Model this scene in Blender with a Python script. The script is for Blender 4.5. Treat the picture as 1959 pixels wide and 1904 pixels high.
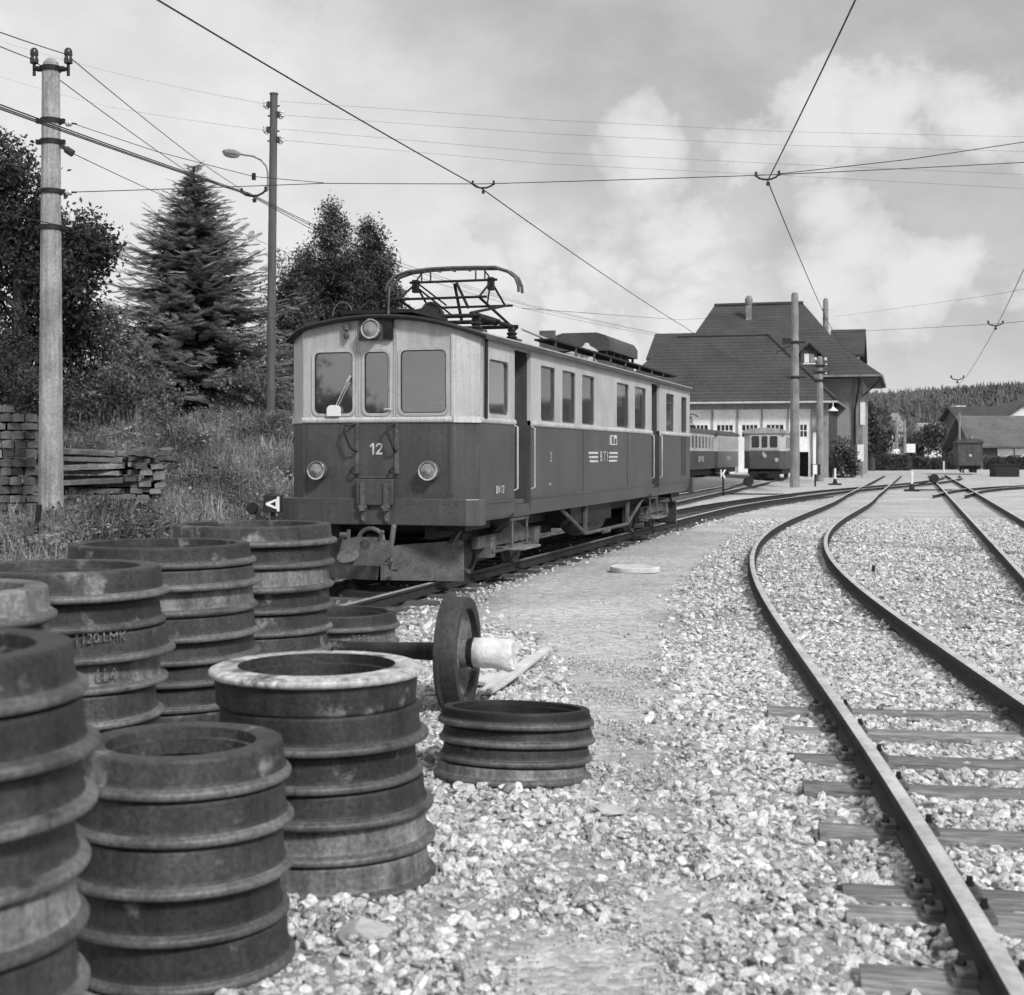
import bpy, bmesh, math, random
import numpy as np
from mathutils import Vector, Matrix, Euler

for _o in list(bpy.data.objects):
    bpy.data.objects.remove(_o, do_unlink=True)
sc = bpy.context.scene
COL = sc.collection
random.seed(7)
RNG = np.random.default_rng(7)
R = math.radians

# ------------------------------------------------------------------ camera, sky, sun, exposure
CAMH, FPX, CX, HY = 1.55, 2750.0, 980.0, 868.0      # eye height, calibration of the lens
cam_d = bpy.data.cameras.new("camera")
cam = bpy.data.objects.new("camera", cam_d); COL.objects.link(cam)
cam.location = (0, 0, CAMH); cam.rotation_euler = (R(90), 0, 0)
cam_d.sensor_width = 36; cam_d.lens = 36 * FPX / 1959
cam_d.shift_y = -(952 - HY) / 1959
cam_d.clip_start = 0.1; cam_d.clip_end = 6000
cam_d.dof.use_dof = True; cam_d.dof.focus_distance = 15.0; cam_d.dof.aperture_fstop = 5.0
sc.camera = cam

SUN_EL, SUN_AZ = 40.0, 146.0        # azimuth clockwise from the view direction (+Y): behind the right shoulder
sun_d = bpy.data.lights.new("sun", 'SUN'); sun_d.energy = 1.5; sun_d.angle = R(10); sun_d.color = (1, 1, 1)
sun = bpy.data.objects.new("sun", sun_d); COL.objects.link(sun)
_sd = Vector((math.sin(R(SUN_AZ)) * math.cos(R(SUN_EL)), math.cos(R(SUN_AZ)) * math.cos(R(SUN_EL)), math.sin(R(SUN_EL))))
sun.rotation_euler = _sd.to_track_quat('Z', 'Y').to_euler(); sun.location = (0, 0, 60)

w = bpy.data.worlds.new("World"); sc.world = w; w.use_nodes = True
w.cycles.sampling_method = 'MANUAL'; w.cycles.sample_map_resolution = 256
nt = w.node_tree; nt.nodes.clear()
def wn(t, **k):
    n = nt.nodes.new(t)
    for a, b in k.items(): setattr(n, a, b)
    return n
def wmath(op, a, b=None, clamp=False):
    n = wn('ShaderNodeMath', operation=op, use_clamp=clamp)
    for i, x in enumerate((a, b)):
        if x is None: continue
        if isinstance(x, (int, float)): n.inputs[i].default_value = x
        else: nt.links.new(x, n.inputs[i])
    return n.outputs[0]
wo = wn('ShaderNodeOutputWorld'); bg = wn('ShaderNodeBackground'); bg.inputs[1].default_value = 0.1
sky = wn('ShaderNodeTexSky', sky_type='NISHITA', sun_disc=False, sun_elevation=R(SUN_EL), sun_rotation=R(SUN_AZ))
sky.air_density = 1.0; sky.dust_density = 2.0
bw = wn('ShaderNodeRGBToBW'); nt.links.new(sky.outputs[0], bw.inputs[0])
tc = wn('ShaderNodeTexCoord')
sep = wn('ShaderNodeSeparateXYZ'); nt.links.new(tc.outputs['Generated'], sep.inputs[0])
zz = wmath('MAXIMUM', sep.outputs[2], 0.0)
den = wmath('ADD', zz, 0.16)
SKY_A, SKY_B, SKY_C = (8.22, 1.24, 5.0), (4.35, 8.63, 3.42), (4.0, 1.0, 0.0)
def clouds(scale, off, detail, rough, stretch=1.0, dist=0.0):
    cx = wmath('DIVIDE', sep.outputs[0], den); cy = wmath('DIVIDE', sep.outputs[1], den)
    cb = wn('ShaderNodeCombineXYZ'); nt.links.new(cx, cb.inputs[0]); nt.links.new(cy, cb.inputs[1])
    mp = wn('ShaderNodeMapping'); mp.inputs['Location'].default_value = off; mp.inputs['Scale'].default_value = (1, stretch, 1)
    nt.links.new(cb.outputs[0], mp.inputs[0])
    nz = wn('ShaderNodeTexNoise', noise_dimensions='3D'); nz.inputs['Scale'].default_value = scale
    nz.inputs['Detail'].default_value = detail; nz.inputs['Roughness'].default_value = rough; nz.inputs['Distortion'].default_value = dist
    nt.links.new(mp.outputs[0], nz.inputs['Vector'])
    return nz.outputs[0]
def ramp(x, a, b, smooth=True):
    n = wn('ShaderNodeMapRange', interpolation_type='SMOOTHSTEP' if smooth else 'LINEAR')
    n.inputs['From Min'].default_value = a; n.inputs['From Max'].default_value = b
    nt.links.new(x, n.inputs['Value']); return n.outputs[0]
def wmix(fac, a, b):
    n = wn('ShaderNodeMix', data_type='FLOAT')
    nt.links.new(fac, n.inputs[0])
    for i, x in ((2, a), (3, b)):
        if isinstance(x, (int, float)): n.inputs[i].default_value = x
        else: nt.links.new(x, n.inputs[i])
    return n.outputs[0]
def dnoise(scale, off, detail, rough, zs=1.3, dist=0.0):
    mp = wn('ShaderNodeMapping'); mp.inputs['Location'].default_value = off; mp.inputs['Scale'].default_value = (1, 1, zs)
    nt.links.new(tc.outputs['Generated'], mp.inputs[0])
    nz = wn('ShaderNodeTexNoise'); nz.inputs['Scale'].default_value = scale; nz.inputs['Detail'].default_value = detail
    nz.inputs['Roughness'].default_value = rough; nz.inputs['Distortion'].default_value = dist
    nt.links.new(mp.outputs[0], nz.inputs['Vector']); return nz.outputs[0]
az = wmath('MULTIPLY', sep.outputs[0], -0.75)
c_big = ramp(wmath('ADD', wmath('ADD', dnoise(2.4, SKY_A, 5, 0.5), az), wmath('MULTIPLY', sep.outputs[2], -0.30)), 0.30, 0.62)   # broad bright veil, thicker to the left and low down
n_edge = dnoise(12.0, SKY_B, 12, 0.60, 1.2, 0.15)
def sky_dir(px, py):
    v = Vector(((px - CX) / FPX, 1.0, (HY - py) / FPX)); return tuple(v.normalized())
heap = None                                  # heaped clouds: where they stand in the sky and how wide they are
for px, py, rad in ((1650, 460, .058), (1615, 415, .040), (1740, 535, .046), (1600, 560, .05), (1560, 250, .045), (1450, 280, .034), (1690, 225, .040), (1840, 195, .042), (1220, 310, .032), (1010, 490, .050), (1160, 510, .050), (1290, 480, .050), (1330, 560, .06), (960, 600, .05), (2250, 420, .09), (2500, 200, .12), (-500, 300, .10), (700, -500, .12), (2000, -700, .15)):
    vd = wn('ShaderNodeVectorMath', operation='DISTANCE'); nt.links.new(tc.outputs['Generated'], vd.inputs[0]); vd.inputs[1].default_value = sky_dir(px, py)
    f1 = wmath('SUBTRACT', 1.0, wmath('DIVIDE', vd.outputs['Value'], rad))
    heap = f1 if heap is None else wmath('MAXIMUM', heap, f1)
heap = wmath('MAXIMUM', heap, -1.2)
dens_ = wmath('ADD', wmath('MULTIPLY', heap, 0.26), wmath('MULTIPLY', wmath('SUBTRACT', n_edge, 0.47), 1.25))
c_cum = ramp(dens_, 0.02, 0.125)
c_low = ramp(dnoise(3.0, SKY_C, 6, 0.55, 2.2), 0.35, 0.65)
c_shade = dnoise(9.0, (1.7, 5.2, 3.0), 8, 0.6, 1.4)
sh_ = ramp(c_shade, .3, .7)
bright = wmix(ramp(wmath('ADD', dens_, wmath('MULTIPLY', c_shade, 0.5)), .15, .62), 2.3, 3.9)
veil = wmix(sh_, 3.3, 3.9)
base = wmath('ADD', wmath('MULTIPLY', bw.outputs[0], 0.10), wmix(sh_, 1.75, 2.3))
v1 = wmix(c_big, base, veil)
v2 = wmix(wmath('MULTIPLY', c_cum, 0.8), v1, bright)
hz = ramp(sep.outputs[2], 0.0, 0.10)
v3 = wmix(wmix(hz, 0.25, 1.0), wmix(c_low, 3.5, 4.1), v2)
cmb = wn('ShaderNodeCombineColor')
for i in range(3): nt.links.new(v3, cmb.inputs[i])
nt.links.new(cmb.outputs[0], bg.inputs[0]); nt.links.new(bg.outputs[0], wo.inputs[0])

sc.view_settings.view_transform = 'Standard'; sc.view_settings.look = 'None'
sc.view_settings.gamma = 1; sc.view_settings.use_curve_mapping = False
sc.view_settings.exposure = 1.15
sc.cycles.use_denoising = True
sc.cycles.max_bounces = 5; sc.cycles.diffuse_bounces = 3; sc.cycles.glossy_bounces = 3; sc.cycles.transparent_max_bounces = 10
sc.cycles.use_adaptive_sampling = True; sc.cycles.adaptive_threshold = 0.03

# ------------------------------------------------------------------ helpers
def at(x, y, Y):
    "point at depth Y seen at picture place (x, y)"
    return Vector(((x - CX) / FPX * Y, Y, CAMH - (y - HY) / FPX * Y))
def gx(x, y, z=0.0):
    Y = FPX * (CAMH - z) / (y - HY)
    return Vector(((x - CX) / FPX * Y, Y, z))

def node_mat(name):
    m = bpy.data.materials.new(name); m.use_nodes = True
    t = m.node_tree; t.nodes.clear()
    return m, t
def MAT(name, v, rough=0.8, metal=0.0, var=0.3, scale=3.0, fine=0.25, fscale=40.0, bump=0.15, bscale=60.0, streak=0.0,
        rnd=0.0, spec=0.4, spots=None, stretch=(1, 1, 1), bdist=0.01):
    "grey paint, rust, wood ...: broad stain noise, fine grain, optional vertical streaks and spots, bump"
    m, t = node_mat(name); L = t.links.new
    def N(ty, **k):
        n = t.nodes.new(ty)
        for a, b in k.items(): setattr(n, a, b)
        return n
    def mth(op, a, b):
        n = N('ShaderNodeMath', operation=op)
        for i, x in enumerate((a, b)):
            if isinstance(x, (int, float)): n.inputs[i].default_value = x
            else: L(x, n.inputs[i])
        return n.outputs[0]
    out = N('ShaderNodeOutputMaterial'); bs = N('ShaderNodeBsdfPrincipled'); L(bs.outputs[0], out.inputs[0])
    tcn = N('ShaderNodeTexCoord'); oi = N('ShaderNodeObjectInfo')
    add = N('ShaderNodeVectorMath', operation='ADD'); L(tcn.outputs['Object'], add.inputs[0])
    mul = N('ShaderNodeMath', operation='MULTIPLY'); L(oi.outputs['Random'], mul.inputs[0]); mul.inputs[1].default_value = 37.0
    L(mul.outputs[0], add.inputs[1])
    mp = N('ShaderNodeMapping'); mp.inputs['Scale'].default_value = stretch; L(add.outputs[0], mp.inputs[0]); P = mp.outputs[0]
    def noise(s, d=4, r=0.6, vec=None):
        n = N('ShaderNodeTexNoise'); n.inputs['Scale'].default_value = s; n.inputs['Detail'].default_value = d; n.inputs['Roughness'].default_value = r
        L(vec or P, n.inputs['Vector']); return n.outputs[0]
    def cen(x, amt):   # 1 + amt*(contrasty noise-0.5)*2
        mr = N('ShaderNodeMapRange'); mr.inputs['From Min'].default_value = 0.28; mr.inputs['From Max'].default_value = 0.72
        mr.inputs['To Min'].default_value = 1 - amt; mr.inputs['To Max'].default_value = 1 + amt; L(x, mr.inputs['Value']); return mr.outputs[0]
    k = mth('MULTIPLY', cen(noise(scale), var), cen(noise(fscale, 3), fine))
    if streak:
        m2 = N('ShaderNodeMapping'); m2.inputs['Scale'].default_value = (9, 9, 0.7); L(add.outputs[0], m2.inputs[0])
        k = mth('MULTIPLY', k, cen(noise(2.2, 4, 0.65, m2.outputs[0]), streak))
    if rnd:
        mr = N('ShaderNodeMapRange'); mr.inputs['To Min'].default_value = 1 - rnd; mr.inputs['To Max'].default_value = 1 + rnd
        L(oi.outputs['Random'], mr.inputs['Value']); k = mth('MULTIPLY', k, mr.outputs[0])
    val = mth('MULTIPLY', k, v)
    if spots:
        sv, lo, hi, ss = spots
        mr = N('ShaderNodeMapRange', interpolation_type='SMOOTHSTEP'); mr.inputs['From Min'].default_value = lo; mr.inputs['From Max'].default_value = hi
        L(noise(ss, 6, 0.65), mr.inputs['Value'])
        mx = N('ShaderNodeMix', data_type='FLOAT'); L(mr.outputs[0], mx.inputs[0]); L(val, mx.inputs[2]); mx.inputs[3].default_value = sv
        val = mx.outputs[0]
    cc = N('ShaderNodeCombineColor')
    for i in range(3): L(val, cc.inputs[i])
    L(cc.outputs[0], bs.inputs['Base Color'])
    bs.inputs['Roughness'].default_value = rough; bs.inputs['Metallic'].default_value = metal; bs.inputs['Specular IOR Level'].default_value = spec
    if bump:
        bp = N('ShaderNodeBump'); bp.inputs['Strength'].default_value = bump; bp.inputs['Distance'].default_value = bdist
        L(noise(bscale, 5, 0.65), bp.inputs['Height']); L(bp.outputs[0], bs.inputs['Normal'])
    return m

def link(o, parent=None):
    COL.objects.link(o)
    if parent is not None: o.parent = parent
    return o
def tag(o, label=None, cat=None, group=None, kind=None):
    if label: o['label'] = label
    if cat: o['category'] = cat
    if group: o['group'] = group
    if kind: o['kind'] = kind
    return o
def thing(name, label, cat, loc=(0, 0, 0), rz=0.0, group=None):
    o = bpy.data.objects.new(name, None); COL.objects.link(o)
    o.empty_display_size = 0.2
    o.location = loc; o.rotation_euler = (0, 0, rz)
    return tag(o, label, cat, group)

class MB:
    "collects simple shapes into one mesh"
    def __init__(s): s.v = []; s.f = []; s.mi = []
    def add(s, vs, fs, mi=0):
        b = len(s.v); s.v += [tuple(p) for p in vs]; s.f += [tuple(i + b for i in f) for f in fs]; s.mi += [mi] * len(fs)
        return s
    def box(s, c, size, rot=None, mi=0):
        hx, hy, hz = [a / 2 for a in size]; c = Vector(c)
        vs = [Vector((x, y, z)) for z in (-hz, hz) for y in (-hy, hy) for x in (-hx, hx)]
        if rot is not None:
            m = rot if isinstance(rot, Matrix) else Euler(rot).to_matrix()
            vs = [m @ p for p in vs]
        return s.add([p + c for p in vs], [(0, 2, 3, 1), (4, 5, 7, 6), (0, 1, 5, 4), (2, 6, 7, 3), (0, 4, 6, 2), (1, 3, 7, 5)], mi)
    def bb(s, x0, x1, y0, y1, z0, z1, mi=0):
        return s.box(((x0 + x1) / 2, (y0 + y1) / 2, (z0 + z1) / 2), (abs(x1 - x0), abs(y1 - y0), abs(z1 - z0)), None, mi)
    def bar(s, p0, p1, wd, ht, mi=0):
        "box beam between two points"
        p0, p1 = Vector(p0), Vector(p1); d = p1 - p0; q = d.to_track_quat('Y', 'Z').to_matrix()
        return s.box((p0 + p1) / 2, (wd, d.length, ht), q, mi)
    def tube(s, pts, r, n=8, cap=True, mi=0):
        pts = [Vector(p) for p in pts]; k = len(pts)
        rs = list(r) if isinstance(r, (list, tuple)) else [r] * k
        t0 = (pts[1] - pts[0]).normalized()
        up = Vector((0, 0, 1)) if abs(t0.z) < 0.9 else Vector((1, 0, 0))
        a = t0.cross(up).normalized(); vs = []
        for i in range(k):
            t = ((pts[min(i + 1, k - 1)] - pts[max(i - 1, 0)])).normalized()
            a = (a - t * a.dot(t)).normalized(); b = t.cross(a)
            for j in range(n):
                th = 2 * math.pi * j / n
                vs.append(pts[i] + (a * math.cos(th) + b * math.sin(th)) * rs[i])
        fs = [(i * n + j, i * n + (j + 1) % n, (i + 1) * n + (j + 1) % n, (i + 1) * n + j) for i in range(k - 1) for j in range(n)]
        if cap: fs += [tuple(range(n))[::-1], tuple((k - 1) * n + j for j in range(n))]
        return s.add(vs, fs, mi)
    def lathe(s, prof, n=48, mat=None, closed=False, mi=0, jit=0.0):
        "profile of (radius, height) about z"
        vs = []; k = len(prof)
        for j in range(n):
            th = 2 * math.pi * j / n; q = 1 + jit * math.sin(3 * th + 1.3)
            for r, z in prof:
                p = Vector((r * q * math.cos(th), r * q * math.sin(th), z)); vs.append(mat @ p if mat else p)
        fs = []
        for j in range(n):
            for i in range(k if closed else k - 1):
                a, b = i, (i + 1) % k; j2 = (j + 1) % n
                fs.append((j * k + a, j2 * k + a, j2 * k + b, j * k + b))
        return s.add(vs, fs, mi)
    def poly(s, pts, mi=0): return s.add(pts, [tuple(range(len(pts)))], mi)
    def prism(s, poly, p0, ux, uy, un, depth, mi=0):
        "outline poly (u,v) extruded by depth along un"
        p0, ux, uy, un = map(Vector, (p0, ux, uy, un)); n = len(poly)
        vs = [p0 + ux * u + uy * v for u, v in poly]; vs += [p + un * depth for p in vs]
        fs = [tuple(range(n))[::-1], tuple(range(n, 2 * n))] + [(i, (i + 1) % n, n + (i + 1) % n, n + i) for i in range(n)]
        return s.add(vs, fs, mi)
    def panel(s, outline, holes, p0, ux, uy, un, depth, mi=0):
        "flat sheet with holes and real thickness"
        bm = bmesh.new(); p0, ux, uy, un = map(Vector, (p0, ux, uy, un)); es = []
        for lp in [outline] + holes:
            vv = [bm.verts.new(p0 + ux * u + uy * v) for u, v in lp]
            es += [bm.edges.new((vv[i], vv[(i + 1) % len(vv)])) for i in range(len(vv))]
        bmesh.ops.triangle_fill(bm, use_beauty=True, edges=es)
        g = bmesh.ops.extrude_face_region(bm, geom=bm.faces[:])
        bmesh.ops.translate(bm, vec=un * depth, verts=[x for x in g['geom'] if isinstance(x, bmesh.types.BMVert)])
        bmesh.ops.recalc_face_normals(bm, faces=bm.faces[:])
        bm.verts.index_update()
        s.add([v.co.copy() for v in bm.verts], [tuple(v.index for v in f.verts) for f in bm.faces], mi); bm.free()
        return s
    def mesh(s, name, mats, smooth=35):
        me = bpy.data.meshes.new(name); me.from_pydata(s.v, [], s.f)
        bm = bmesh.new(); bm.from_mesh(me); bmesh.ops.recalc_face_normals(bm, faces=bm.faces[:]); bm.to_mesh(me); bm.free()
        for m in (mats if isinstance(mats, (list, tuple)) else [mats]): me.materials.append(m)
        if any(s.mi): me.polygons.foreach_set('material_index', s.mi)
        if smooth:
            me.shade_smooth(); me.set_sharp_from_angle(angle=R(smooth))
        return me
    def build(s, name, mats, parent=None, loc=None, rot=None, smooth=35, bevel=0.0):
        o = bpy.data.objects.new(name, s.mesh(name, mats, smooth)); link(o, parent)
        if loc is not None: o.location = loc
        if rot is not None: o.rotation_euler = rot
        if bevel:
            b = o.modifiers.new('bevel', 'BEVEL'); b.width = bevel; b.segments = 2; b.limit_method = 'ANGLE'; b.angle_limit = R(40)
        return o
def rrect(x0, x1, z0, z1, r, n=4, bottom=True):
    "rounded rectangle outline"
    pts = []
    for cx_, cz_, a0, on in ((x1 - r, z1 - r, 0, 1), (x0 + r, z1 - r, 90, 1), (x0 + r, z0 + r, 180, bottom), (x1 - r, z0 + r, 270, bottom)):
        if on: pts += [(cx_ + r * math.cos(R(a0 + 90 * i / n)), cz_ + r * math.sin(R(a0 + 90 * i / n))) for i in range(n + 1)]
        else: pts.append((x0, z0) if a0 == 180 else (x1, z0))
    return pts
def copy_obj(o, parent=None):
    c = o.copy(); COL.objects.link(c); c.parent = parent
    return c
def copy_tree(o, parent=None):
    c = copy_obj(o, parent)
    for ch in list(o.children): copy_tree(ch, c)
    return c
def text(name, body, size, mat, parent, loc, rot, ext=0.002, xs=1.0):
    cu = bpy.data.curves.new(name, 'FONT'); cu.body = body; cu.size = size; cu.extrude = ext; cu.align_x = 'CENTER'; cu.align_y = 'CENTER'
    tmp = bpy.data.objects.new(name, cu); me = bpy.data.meshes.new_from_object(tmp); bpy.data.objects.remove(tmp); me.materials.clear(); me.materials.append(mat); o = bpy.data.objects.new(name, me); link(o, parent); o.location = loc; o.rotation_euler = rot; o.scale = (xs, 1, 1)
    return o

_gn = {}
def scatter(name, pts, rot, scl, idx, val, protos, mat=None, parent=None, real=False):
    "one object that instances small meshes on points (gravel, grass, leaves)"
    n = len(pts); me = bpy.data.meshes.new(name); me.vertices.add(n)
    me.vertices.foreach_set('co', np.asarray(pts, np.float32).ravel())
    for nm, ty, arr, key in (('rot', 'FLOAT_VECTOR', rot, 'vector'), ('scl', 'FLOAT_VECTOR', scl, 'vector'), ('idx', 'INT', idx, 'value'), ('val', 'FLOAT', val, 'value')):
        a = me.attributes.new(nm, ty, 'POINT'); a.data.foreach_set(key, np.asarray(arr, np.int32 if ty == 'INT' else np.float32).ravel())
    o = bpy.data.objects.new(name, me); link(o, parent)
    key = (real,) + tuple(p.name for p in protos)
    if key not in _gn:
        g = bpy.data.node_groups.new('scatter', 'GeometryNodeTree')
        g.interface.new_socket('Geometry', in_out='INPUT', socket_type='NodeSocketGeometry')
        g.interface.new_socket('Geometry', in_out='OUTPUT', socket_type='NodeSocketGeometry')
        gi = g.nodes.new('NodeGroupInput'); go = g.nodes.new('NodeGroupOutput')
        mp = g.nodes.new('GeometryNodeMeshToPoints'); ip = g.nodes.new('GeometryNodeInstanceOnPoints'); jo = g.nodes.new('GeometryNodeJoinGeometry')
        for p in reversed(protos):
            oi = g.nodes.new('GeometryNodeObjectInfo'); oi.inputs['Object'].default_value = p; oi.inputs['As Instance'].default_value = True
            g.links.new(oi.outputs['Geometry'], jo.inputs[0])
        def na(nm, ty):
            k = g.nodes.new('GeometryNodeInputNamedAttribute'); k.data_type = ty; k.inputs['Name'].default_value = nm; return k.outputs['Attribute']
        er = g.nodes.new('FunctionNodeEulerToRotation')
        g.links.new(na('rot', 'FLOAT_VECTOR'), er.inputs[0]); g.links.new(er.outputs[0], ip.inputs['Rotation'])
        g.links.new(na('scl', 'FLOAT_VECTOR'), ip.inputs['Scale']); g.links.new(na('idx', 'INT'), ip.inputs['Instance Index'])
        ip.inputs['Pick Instance'].default_value = True
        g.links.new(gi.outputs[0], mp.inputs[0]); g.links.new(mp.outputs[0], ip.inputs['Points']); g.links.new(jo.outputs[0], ip.inputs['Instance'])
        if real:
            rz_ = g.nodes.new('GeometryNodeRealizeInstances'); g.links.new(ip.outputs[0], rz_.inputs[0]); g.links.new(rz_.outputs[0], go.inputs[0])
        else: g.links.new(ip.outputs[0], go.inputs[0])
        _gn[key] = g
    md = o.modifiers.new('scatter', 'NODES'); md.node_group = _gn[key]
    return o
def proto(name, mb, mat, smooth=60):
    return bpy.data.objects.new(name, mb.mesh(name, mat, smooth))     # never linked to the scene itself
def inst_mat(name, lo, hi, rough=0.9, sub=0.0, nscale=30, var=0.2, bump=0.3, bscale=80, transl=0.0, spec=0.3, atype='INSTANCER'):
    "material whose grey comes from each instance's own value"
    m, t = node_mat(name); L = t.links.new
    out = t.nodes.new('ShaderNodeOutputMaterial'); bs = t.nodes.new('ShaderNodeBsdfPrincipled')
    a = t.nodes.new('ShaderNodeAttribute'); a.attribute_type = atype; a.attribute_name = 'val'
    mr = t.nodes.new('ShaderNodeMapRange'); mr.inputs['To Min'].default_value = lo; mr.inputs['To Max'].default_value = hi
    L(a.outputs['Fac'], mr.inputs['Value'])
    tcn = t.nodes.new('ShaderNodeTexCoord'); nz = t.nodes.new('ShaderNodeTexNoise'); nz.inputs['Scale'].default_value = nscale; nz.inputs['Detail'].default_value = 4
    L(tcn.outputs['Object'], nz.inputs['Vector'])
    m2 = t.nodes.new('ShaderNodeMapRange'); m2.inputs['From Min'].default_value = .3; m2.inputs['From Max'].default_value = .7
    m2.inputs['To Min'].default_value = 1 - var; m2.inputs['To Max'].default_value = 1 + var; L(nz.outputs[0], m2.inputs['Value'])
    ml = t.nodes.new('ShaderNodeMath'); ml.operation = 'MULTIPLY'; L(mr.outputs[0], ml.inputs[0]); L(m2.outputs[0], ml.inputs[1])
    cc = t.nodes.new('ShaderNodeCombineColor')
    for i in range(3): L(ml.outputs[0], cc.inputs[i])
    L(cc.outputs[0], bs.inputs['Base Color']); bs.inputs['Roughness'].default_value = rough; bs.inputs['Specular IOR Level'].default_value = spec
    if bump:
        bp = t.nodes.new('ShaderNodeBump'); bp.inputs['Strength'].default_value = bump; bp.inputs['Distance'].default_value = 0.1
        L(nz.outputs[0], bp.inputs['Height']); L(bp.outputs[0], bs.inputs['Normal'])
    if transl:
        tr = t.nodes.new('ShaderNodeBsdfTranslucent'); L(cc.outputs[0], tr.inputs[0]); mx = t.nodes.new('ShaderNodeMixShader'); mx.inputs[0].default_value = transl
        L(bs.outputs[0], mx.inputs[1]); L(tr.outputs[0], mx.inputs[2]); L(mx.outputs[0], out.inputs[0])
    else: L(bs.outputs[0], out.inputs[0])
    return m
def glass_mat(name, dust=0.12, dv=0.35, refl=0.5, fm=1.5):
    "thin dusty pane: lets the inside show, mirrors the sky, carries a film of dust"
    m, t = node_mat(name); L = t.links.new; N = t.nodes.new
    out = N('ShaderNodeOutputMaterial'); tr = N('ShaderNodeBsdfTransparent'); tr.inputs[0].default_value = (.8, .8, .8, 1)
    gl = N('ShaderNodeBsdfGlossy'); gl.inputs['Roughness'].default_value = 0.03; gl.inputs[0].default_value = (.95, .95, .95, 1)
    fr = N('ShaderNodeFresnel'); fr.inputs[0].default_value = 1.6
    ad = N('ShaderNodeMath'); ad.operation = 'MULTIPLY_ADD'; ad.use_clamp = True; L(fr.outputs[0], ad.inputs[0]); ad.inputs[1].default_value = fm; ad.inputs[2].default_value = refl * 0.1
    mx = N('ShaderNodeMixShader'); L(ad.outputs[0], mx.inputs[0]); L(tr.outputs[0], mx.inputs[1]); L(gl.outputs[0], mx.inputs[2])
    df = N('ShaderNodeBsdfDiffuse'); df.inputs[0].default_value = (dv, dv, dv, 1)
    tcn = N('ShaderNodeTexCoord'); nz = N('ShaderNodeTexNoise'); nz.inputs['Scale'].default_value = 5; nz.inputs['Detail'].default_value = 5; L(tcn.outputs['Object'], nz.inputs['Vector'])
    mr = N('ShaderNodeMapRange'); mr.inputs['From Min'].default_value = .3; mr.inputs['From Max'].default_value = .75; mr.inputs['To Min'].default_value = dust * .5; mr.inputs['To Max'].default_value = dust * 1.6
    L(nz.outputs[0], mr.inputs['Value']); m2 = N('ShaderNodeMixShader'); L(mr.outputs[0], m2.inputs[0]); L(mx.outputs[0], m2.inputs[1]); L(df.outputs[0], m2.inputs[2]); L(m2.outputs[0], out.inputs[0])
    return m

# ------------------------------------------------------------------ materials
m_rust = MAT('rusty_steel', 0.042, 0.62, 0.25, var=0.45, scale=4, fine=0.4, fscale=60, bump=0.55, bscale=55, streak=0.3, rnd=0.35, spots=(0.26, 0.58, 0.72, 5), bdist=0.006)
m_rust_ridge = MAT('worn_flange_highlight', 0.12, 0.6, 0.25, var=0.45, scale=6, fine=0.4, fscale=60, bump=0.4, bscale=55, rnd=0.3, spots=(0.05, 0.58, 0.72, 9), bdist=0.004)  # worn rust with the ridge highlight painted into its lighter grey
m_rust_lite = MAT('worn_bright_rust', 0.5, 0.55, 0.25, var=0.45, scale=5, fine=0.4, bump=0.3, spots=(0.09, 0.50, 0.66, 7), bdist=0.004)
m_rust_mid = MAT('dusty_rust', 0.17, 0.7, 0.15, var=0.5, scale=4, fine=0.4, fscale=60, bump=0.5, bscale=55, streak=0.45, spots=(0.3, 0.58, 0.75, 5), bdist=0.004)
m_iron = MAT('dark_iron', 0.02, 0.6, 0.3, var=0.4, scale=5, bump=0.15, bdist=0.004)
m_iron2 = MAT('grimy_iron', 0.10, 0.7, 0.1, var=0.45, scale=5, bump=0.2, bdist=0.004, spots=(0.2, 0.62, 0.75, 7))
m_black = MAT('black_paint', 0.018, 0.55, var=0.3, bump=0.05)
m_railside = MAT('rail_rust', 0.03, 0.75, 0.1, var=0.35, scale=6, bump=0.3, bdist=0.004)
m_railtop = MAT('rail_running_surface', 0.85, 0.36, 0.75, var=0.3, scale=2.5, fine=0.2, fscale=25, bump=0.05, stretch=(1, 1, 1))
m_wood = MAT('sleeper_wood', 0.21, 0.9, var=0.4, scale=2.5, fine=0.45, fscale=10, bump=0.6, bscale=14, stretch=(1.0, 9, 9), rnd=0.25, bdist=0.01)
m_wooddark = MAT('tarred_sleeper_wood', 0.07, 0.9, var=0.4, scale=2.5, fine=0.4, fscale=10, bump=0.6, bscale=14, stretch=(1.0, 9, 9), rnd=0.3)
m_pilewood = MAT('weathered_pile_wood', 0.15, 0.9, var=0.45, scale=4, fine=0.3, fscale=20, bump=0.5, bscale=25, rnd=0.5)
m_pale = MAT('fresh_pale_wood', 0.62, 0.85, var=0.2, scale=6, fine=0.15, bump=0.2)
m_cloth = MAT('white_wrapping', 0.72, 0.95, var=0.15, scale=9, fine=0.1, bump=0.6, bscale=14, bdist=0.02)
m_conc = MAT('concrete', 0.30, 0.9, var=0.3, scale=2.5, fine=0.25, fscale=30, bump=0.3, bscale=50, streak=0.3)
m_conc_d = MAT('grey_concrete', 0.22, 0.9, var=0.3, scale=2, fine=0.2, bump=0.2, streak=0.3)
m_poleWood = MAT('pole_wood', 0.10, 0.9, var=0.3, scale=3, fine=0.3, bump=0.3, stretch=(6, 6, 0.5))
m_cream = MAT('cream_paint', 0.43, 0.45, var=0.18, scale=1.3, fine=0.12, fscale=45, bump=0.25, bscale=3.5, streak=0.15, spots=(0.14, 0.63, 0.74, 16), bdist=0.01)
m_band = MAT('cream_band', 0.5, 0.5, var=0.2, scale=3, fine=0.2, bump=0.1, streak=0.2)
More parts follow.
